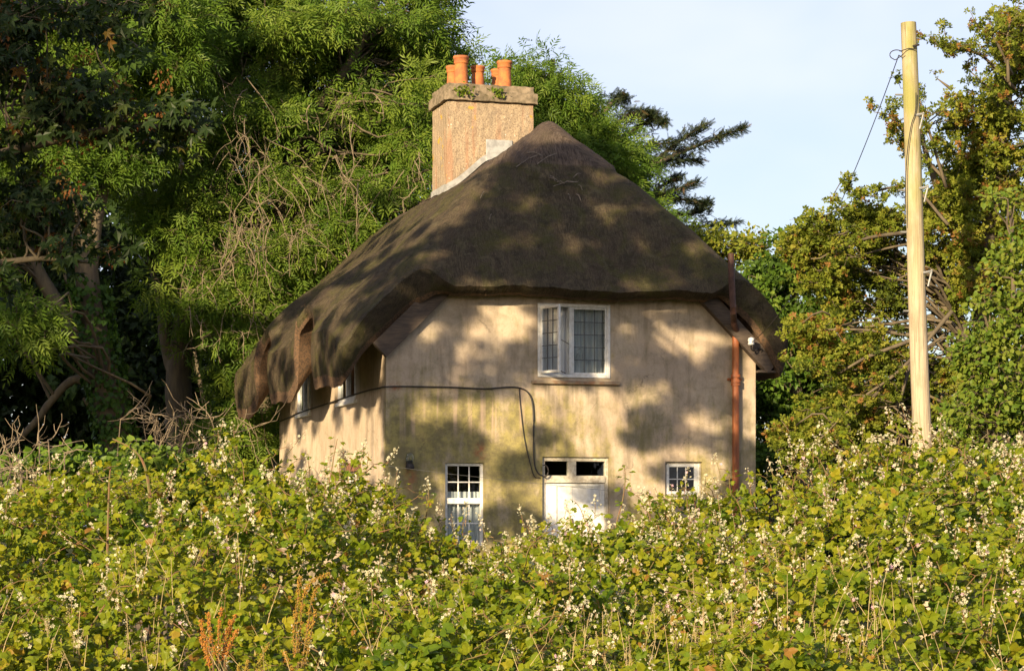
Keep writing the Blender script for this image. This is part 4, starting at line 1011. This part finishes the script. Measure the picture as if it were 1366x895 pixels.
x = rng.uniform(-7.5,8,n); Y = 9.0+9.5*rng.random(n)**1.25; kp = in_view(x,Y)|(rng.random(n)<.5); x=x[kp];Y=Y[kp]; x=np.concatenate([x,rng.uniform(-3.2,3.2,9000)]);Y=np.concatenate([Y,rng.uniform(9.4,11.0,9000)]); n=len(x)
dep = rng.exponential(.13,n)-.05+(rng.random(n)<.12)*rng.uniform(.1,.4,n); z = Hb(x,Y)-dep
ok = z>gz(Y); x=x[ok];Y=Y[ok];z=z[ok];dep=dep[ok]; n=len(x)
P = np.stack([x,Y,z],1)
patch = np.sin(x*1.7+Y*.9+_ph[6])*np.sin(Y*1.5-x*.6+_ph[7])+.6*np.sin(x*4.1+_ph[8])*np.sin(Y*3.3+_ph[9])
d = rdir(n)*np.array([1,1,.5])+np.array([0,-.25,.05])
nh = np.array([0,0,.6])+SUN*.9+rng.normal(size=(n,3))*.5
bramble_compound(P, d, nh, rng.uniform(.032,.062,n)*(1-.15*np.clip(patch,-1,1)), np.clip(.55+.13*patch+rng.normal(0,.15,n)+(rng.random(n)<.025)*.5,0,1))
# arching canes with leaves along them and flower heads at their tips
flo_P=[];flo_D=[];axes=[]
def raceme(p, d, k, L):
    d = unit(d); axes.append((p,d,L))
    for i in range(k):
        t=(i+rng.random())/k; o=unit(rdir(1)[0]+d*.5+np.array([0,-.2,.15])); r=(.035*(1-.75*t)+.006)*rng.uniform(.6,1.2)
        flo_P.append(p+d*L*t+o*r); flo_D.append(o)
nc=0; LP=[];LD=[];LS=[];LT=[]
def cane(p0, dirh, L, h, rad, leaves, flower, up=1.0):
    k=10; t=np.linspace(0,1,k); pts=p0+np.outer(t,dirh)*L+np.outer((1.75*t-.85*t*t*1.15)*h*up,(0,0,1.))+np.cumsum(rng.normal(size=(k,3))*.012,0)
    tube(g, pts, (rad,rad*.45), 5, 1, .5, False)
    for i in range(leaves):
        q=rng.uniform(.25,1); j=int(q*(k-1)); o=rdir(1)[0]*np.array([1,1,.4])+np.array([0,-.2,.2]); LP.append(pts[j]+o*.03); LD.append(o); LS.append(rng.uniform(.03,.055)*(1.15-.5*q)); LT.append(rng.normal(.6,.12))
        if i%2==0: tube(g,[pts[j],pts[j]+o*.04],(.002,.0015),3,1,.5,False)
    if flower: raceme(pts[-1]-.02*(pts[-1]-pts[-2]), pts[-1]-pts[-2]+np.array([0,0,.06]), flower, rng.uniform(.07,.16))
    return pts
for _ in range(560):
    Y0=10.0+6.4*rng.random()**.8; x0=rng.uniform(-.24*Y0-.3,.24*Y0+.3); a=rng.uniform(0,2*PI)
    cane(np.array([x0,Y0,float(Hb(x0,Y0))-.12]),np.array([math.cos(a),math.sin(a)*.8,0]),rng.uniform(.15,.5),rng.uniform(.12,.36),rng.uniform(.0025,.005),rng.integers(7,14),int(rng.integers(9,20)) if rng.random()<.75 else 0)
for _ in range(120):
    Y0=rng.uniform(14.8,16.7); x0=rng.uniform(-.24*Y0-.3,.24*Y0+.3); a=rng.uniform(0,2*PI)
    cane(np.array([x0,Y0,float(Hb(x0,Y0))-.1]),np.array([math.cos(a),math.sin(a)*.8,0]),rng.uniform(.08,.3),rng.uniform(.2,.45),rng.uniform(.003,.005),rng.integers(7,13),int(rng.integers(10,22)) if rng.random()<.85 else 0)
# flower heads standing on the surface, thicker to the right
for _ in range(900):
    Y0=10.1+6.6*rng.random()**.75; x0=rng.uniform(-.24*Y0-.2,.24*Y0+.2); px=CX+x0/Y0*F
    dens = np.interp(px,[0,300,560,700,850,1000,1366],[.30,.32,.36,.45,.85,1,.9])*(1.0 if Y0>12.2 else .5)
    cl = .5+.5*math.sin(x0*3.1+_ph[10])*math.sin(Y0*2.3+_ph[11])
    if rng.random()>dens*(.35+.8*cl): continue
    raceme(np.array([x0,Y0,float(Hb(x0,Y0))-.02]), unit(np.array([rng.normal()*.5,-.25+rng.normal()*.3,1.0])), int(rng.integers(7,17)), rng.uniform(.06,.17))
bramble_compound(np.array(LP),np.array(LD),np.array([0,0,.7])+SUN*.5+rng.normal(size=(len(LP),3))*.4,np.array(LS),np.clip(np.array(LT),0,1))
fp=np.array(flo_P);fd=np.array(flo_D);n=len(fp); op=rng.random(n)<.5
ft=np.clip(rng.normal(.35,.25,n)+(rng.random(n)<.08)*.6,0,1)
g.inst(*T_FLO, frames(rdir(op.sum()),fd[op]+SUN*.3,rng.uniform(.009,.014,op.sum())), fp[op], 2, ft[op])
R=frames(rdir((~op).sum()),fd[~op],rng.uniform(.009,.014,(~op).sum())); g.inst(*T_BUD, R, fp[~op], 2, ft[~op]*.8)
for p,d,L in axes: tube(g,[p-d*.05,p+d*L*.5,p+d*L],(.0028,.0015),3,1,.5,False)
# fuzzy tan seed heads of the weeds growing through the front
for _ in range(230):
    Y0=rng.uniform(9.9,12.6); x0=rng.uniform(-.23*Y0,.23*Y0)
    if math.sin(x0*2.3+_ph[2])+.6*math.sin(x0*5.1+Y0)<(.25 if x0<1.2 else -.2): continue
    h=rng.uniform(.10,.26); p=np.array([x0,Y0,float(Hb(x0,Y0))-.08]); e=p+np.array([rng.normal()*.05,rng.normal()*.05,h+.06])
    tube(g,[p,(p+e)/2+rng.normal(size=3)*.01,e],(.002,.001),3,3,.5,False)
    m=46; t=rng.random(m)**.7; o=rdir(m); P=p+(e-p)*(.35+.65*t)[:,None]+o*(.022*(1.1-t))[:,None]
    g.inst(*T_BUD,frames(o,rdir(m),rng.uniform(.003,.006,m)),P,3,.5)
# dry grass stems poking through
for _ in range(170):
    Y0=rng.uniform(9.9,12.2); x0=rng.uniform(-.24*Y0,.24*Y0); h=rng.uniform(.15,.4); p=np.array([x0,Y0,float(Hb(x0,Y0))-.1]); e=p+np.array([rng.normal()*.12,rng.normal()*.08,h])
    tube(g,[p,(p+e)/2+np.array([0,0,.03]),e],(.0025,.001),3,3,.5,False)
tag(g.build('bramble_thicket',[M['bramble'],M['cane'],M['petal'],M['dryhay']]),'flowering bramble thicket with pale blossom across the whole foreground','brambles',kind='stuff')

# tall single shoots that stand clear of the thicket
def shoot(label, path, Y, r, nl, size, tint, fl=0):
    pl=smooth_path([at(x,y,Y) for x,y in path],6); base=np.array([pl[0][0],Y,float(gz(Y))]); root=empty('bramble_shoot',base); tag(root,label,'bramble shoot')
    gs=Geo(); tube(gs,np.vstack([base[None],pl]),(r,r*.4),6); part(gs,'stem',M['cane'],root,base)
    global g; keep=g; g=Geo(); P=[];Dd=[]
    for i in range(nl):
        t=.12+.88*i/(nl-1); q=pl[int(t*(len(pl)-1))]; a=i*2.4; o=np.array([math.cos(a),math.sin(a)*.8,.15]); P.append(q+o*.02); Dd.append(o)
    P=np.array(P);Dd=np.array(Dd); bramble_compound(P,Dd,np.array([0,-.3,.8])+SUN*.4+rng.normal(size=P.shape)*.3,np.linspace(size,size*.55,nl),np.full(nl,tint)); part(g,'leaves',M['bramble'],root,base); g=keep
shoot('tall upright bramble shoot in front of the wall right of the door',[(818,740),(822,700),(830,670),(834,640),(833,622)],15.5,.007,16,.058,.52)
shoot('leaning bramble shoot before the left corner of the cottage',[(430,690),(440,640),(446,605),(450,585)],15.5,.006,10,.06,.62)
shoot('thick-stemmed shoot with a bushy top at the left, left of the shed edge',[(143,760),(144,700),(146,640),(148,622)],13.5,.009,16,.06,.7)
shoot('reddish arching shoot beside the shed edge at left',[(200,660),(193,622),(178,600),(150,585)],15,.012,14,.055,.75)
shoot('short bramble shoot in front of the white door',[(790,725),(782,700),(774,678),(766,668)],15.5,.005,8,.05,.6)
# rusty dock seed heads
def dock(label, px, Y, spikes, tint):
    b=at(px,HOR,Y); base=np.array([b[0],Y,float(gz(Y))]); root=empty('dock_plant',base); tag(root,label,'dock plant','dock plants in seed among the brambles')
    gs=Geo(); gh=Geo()
    for path in spikes:
        pl=smooth_path([at(x,y,Y+rng.normal()*.03) for x,y in path],8); tube(gs,np.vstack([base[None]+[[0,0,.25]],pl[:1],pl]),(.004,.002),4)
        m=len(pl)*20; k=np.clip((len(pl)*(rng.random(m)**.8)).astype(int),0,len(pl)-1); k=k[np.sin(k*1.7+rng.random()*6)>-.75]; m=len(k); o=rdir(m); P=pl[k]+rng.normal(size=(m,3))*.004+o*(.004+.013*rng.random(m)**2*(1.25-k/len(pl)))[:,None]
        gh.inst(*T_BUD, frames(o,rdir(m),rng.uniform(.003,.008,m)),P,0,np.clip(rng.normal(tint,.2,m),0,1))
    part(gs,'stem',M['cane'],root,base); part(gh,'seed_head',M['seed'],root,base)
dock('dock plant with upright rust-orange seed spikes, the reddest of the foreground',293,10.7,[[(290,880),(280,845),(278,815)],[(292,880),(292,840),(296,808)],[(296,880),(302,845),(314,822)],[(300,880),(308,858),(317,838)],[(284,880),(272,850),(268,828)],[(298,875),(306,845),(306,828)],[(280,890),(275,870),(268,850)]],.8)
dock('tall dock plant with yellowish orange seed stalks bending right at the top',400,11.0,[[(398,900),(400,850),(404,800),(416,775),(438,765)],[(396,890),(396,830),(398,790),(400,770)],[(402,890),(410,840),(416,800),(424,780)],[(406,890),(414,850),(420,815)],[(395,890),(392,850),(394,815)],[(392,896),(384,880),(378,868)]],.35)
dock('low dock plant with yellow seed stalks at the bottom of the thicket',345,10.5,[[(335,915),(345,885),(360,856)],[(330,915),(328,895),(331,880)],[(322,915),(320,900),(318,888)]],.15)

# ------------------------------------------------------------------ pole, wire, post, line and shed
YP=28.0
p0=at(1231,606,YP); p1=at(1211.5,31,YP); dirp=(p1-p0); b0=p0-dirp*((p0[2]-float(gz(YP)))/dirp[2]) if p0[2]>gz(YP) else p0
b0[2]=float(gz(YP)); root=empty('telegraph_pole',b0); tag(root,'bare wooden pole tinged green with step irons up both sides','pole')
g=Geo(); n=26; t=np.linspace(0,1,n)[:,None]; tube(g,b0+(p1-b0)*t+.006*np.stack([np.sin(t[:,0]*9),0*t[:,0],0*t[:,0]],1),np.linspace(.128,.096,n),20)
part(g,'shaft',M['pole'],root,b0,False)
for (x,y,sg) in ((1225,156,1),(1231,253,1),(1236,365,1),(1196,127,-1),(1200,254,-1),(1203,310,-1),(1207,415,-1)):
    q=at(x,y,YP); gg=Geo()
    if sg>0:
        tube(gg,[q+np.array([-.06,-.085,0]),q+np.array([.05,-.10,.02])],.016,6); tube(gg,[q+np.array([.05,-.10,.035]),q+np.array([.0,-.10,-.17])],.012,6)
    else: tube(gg,[q+np.array([.14,0,0]),q+np.array([-.02,-.02,0])],.013,6)
    part(gg,'step_iron',M['galv'],root,b0)
g=Geo(); tube(g,smooth_path([at(1222,124,YP-.13),at(1221,150,YP-.13),at(1215,170,YP-.14),at(1209,220,YP-.13),at(1207,300,YP-.13)],5),.006,4); tube(g,[at(x,y,YP-.12) for x,y in ((1200,69),(1212,65),(1222,66))],.006,4); tube(g,[at(1218,62,YP-.12),at(1226,60,YP-.1)],.015,6); part(g,'wire_strap',M['black'],root,b0)
# wire to the house, hanging in a long sag
pa=at(1199,74,YP); pb=Hworld(iu,-.38,iz-.02)
t=np.linspace(0,1,40)[:,None]; pts=pa+(pb-pa)*t; pts[:,2]-=(4*t[:,0]*(1-t[:,0]))*.55
g=Geo(); tube(g,pts,.006,5)
lp=[pa+np.array([.085*math.cos(a)*1.0-.03,-.02,.06*math.sin(a)+.0]) for a in np.linspace(-.6,4.6,16)]; tube(g,smooth_path([pa]+lp+[at(1206,72,YP-.12)],2),.006,4)
tag(g.build('overhead_wire',M['black']),'thin dark wire sagging from the pole top down to the cottage eave','wire')
YF=32
q=at(458,601,YF); base=np.array([q[0],YF,float(gz(YF))]); root=empty('fence_post',base); tag(root,'thin dark wooden post standing in front of the side wall','post')
g=Geo(); bbox(g,q[0]-.04,q[0]+.04,YF-.04,YF+.04,base[2],q[2],.012); part(g,'shaft',M['postwood'],root,base)
g=Geo(); tube(g,[at(457,614,YF-.05),at(463,614,YF-.05),at(463,619,YF-.05)],.02,6); part(g,'pulley',M['black'],root,base)
q2=at(1062,672,YF); base=np.array([q2[0],YF,float(gz(YF))]); root=empty('fence_post',base); tag(root,'short post hidden in the brambles right of the cottage','post')
g=Geo(); bbox(g,q2[0]-.04,q2[0]+.04,YF-.04,YF+.04,base[2],q2[2],.012); part(g,'shaft',M['postwood'],root,base)
g=Geo(); tube(g,[at(463,614.5,YF-.05),at(600,632,YF-.05),at(730,646,YF-.05),at(850,658,YF-.05),at(1062,673,YF-.04)],.0022,4); tag(g.build('washing_line',M['leadcame']),'thin washing line strung low across the cottage front','line')
YS=25
a=at(150,648,YS); b=at(196,633,YS); base=np.array([(a[0]+b[0])/2,YS+.6,float(gz(YS))]); root=empty('garden_shed',base); tag(root,'low dark shed nearly buried in leaves at left, its pale roof edge showing','shed')
g=Geo(); bbox(g,a[0]-.15,b[0]+.1,YS+.12,YS+1.3,base[2],a[2]-.08,.01); part(g,'shed_wall',M['timber'],root,base)
g=Geo()
v=[]
for yy in (YS,YS+1.5):
    for dz in (0,.06): v += [(a[0]-.2,yy,a[2]-.06+dz),(b[0]+.25,yy,b[2]+.08+dz)]
g.add(v,[(0,1,3,2),(4,6,7,5),(2,3,7,6),(0,4,5,1),(0,2,6,4),(1,5,7,3)]); part(g,'roof',M['galv'],root,base)
# weeds rooted on the chimney cap
for (x,y,lab,vv) in ((617,122,'small leafy weed rooted at the left of the chimney cap',CV-.07),(664,126,'larger yellowish weed rooted at the middle of the chimney cap',CV-.07)):
    u,z=fac(x,y,vv); w=Hworld(u,vv-.02,z); root=empty('weed_tuft',w); tag(root,lab,'weed')
    g=Geo(); m=60; P=rng.normal(size=(m,3))*np.array([.09,.03,.05]); g.inst(*T_DIA,frames(rdir(m)+np.array([0,-.5,.2]),rdir(m)+SUN,rng.uniform(.05,.11,m)),P,0,np.clip(rng.normal(.7,.2,m),0,1)); g.build('leaves',M['fresh'],root)

# ------------------------------------------------------------------ light, sky, camera
w = bpy.data.worlds.new('World'); S.world = w; w.use_nodes = True; nt = w.node_tree; nt.nodes.clear(); k = NT(nt)
out = nt.nodes.new('ShaderNodeOutputWorld'); bg = nt.nodes.new('ShaderNodeBackground')
sky = nt.nodes.new('ShaderNodeTexSky'); sky.sky_type='NISHITA'; sky.sun_disc=False; sky.sun_elevation=SUN_EL; sky.sun_rotation=PI+SUN_AZ
sky.air_density=1.0; sky.dust_density=1.2; sky.ozone_density=1.0
tc = k.n('ShaderNodeTexCoord'); mp_ = k.n('ShaderNodeMapping'); k.put(mp_.inputs[0],tc.outputs['Generated']); mp_.inputs['Scale'].default_value=(1,1,2.2)
cl = k.map(k.noise(mp_.outputs[0],2.2,5,.5,.3),.35,.7,.25,.85)
col = k.mix(cl, sky.outputs[0], (7.1,7.2,9.2))
k.put(bg.inputs[0], col); bg.inputs[1].default_value=.063; k.put(out.inputs[0], bg.outputs[0])
l = bpy.data.lights.new('Sun','SUN'); l.energy=5.0; l.angle=math.radians(.5); l.color=(1.0,.79,.50)
lo = bpy.data.objects.new('sun', l); COL.objects.link(lo); lo.rotation_euler = Vector(SUN).to_track_quat('Z','Y').to_euler(); lo.location=(0,0,40)
cam = bpy.data.cameras.new('Camera'); co = bpy.data.objects.new('camera', cam); COL.objects.link(co); S.camera=co
co.location=(0,0,ZC); co.rotation_euler=(PI/2,0,0); cam.sensor_width=36; cam.lens=F/1366*36; cam.shift_y=(HOR-447.5)/1366; cam.clip_start=.1; cam.clip_end=4000
S.view_settings.view_transform='Standard'; S.view_settings.look='None'; S.view_settings.exposure=1.27; S.view_settings.gamma=1
S.cycles.max_bounces=6; S.cycles.diffuse_bounces=3; S.cycles.glossy_bounces=3; S.cycles.transmission_bounces=4; S.cycles.transparent_max_bounces=8
S.cycles.use_denoising=True
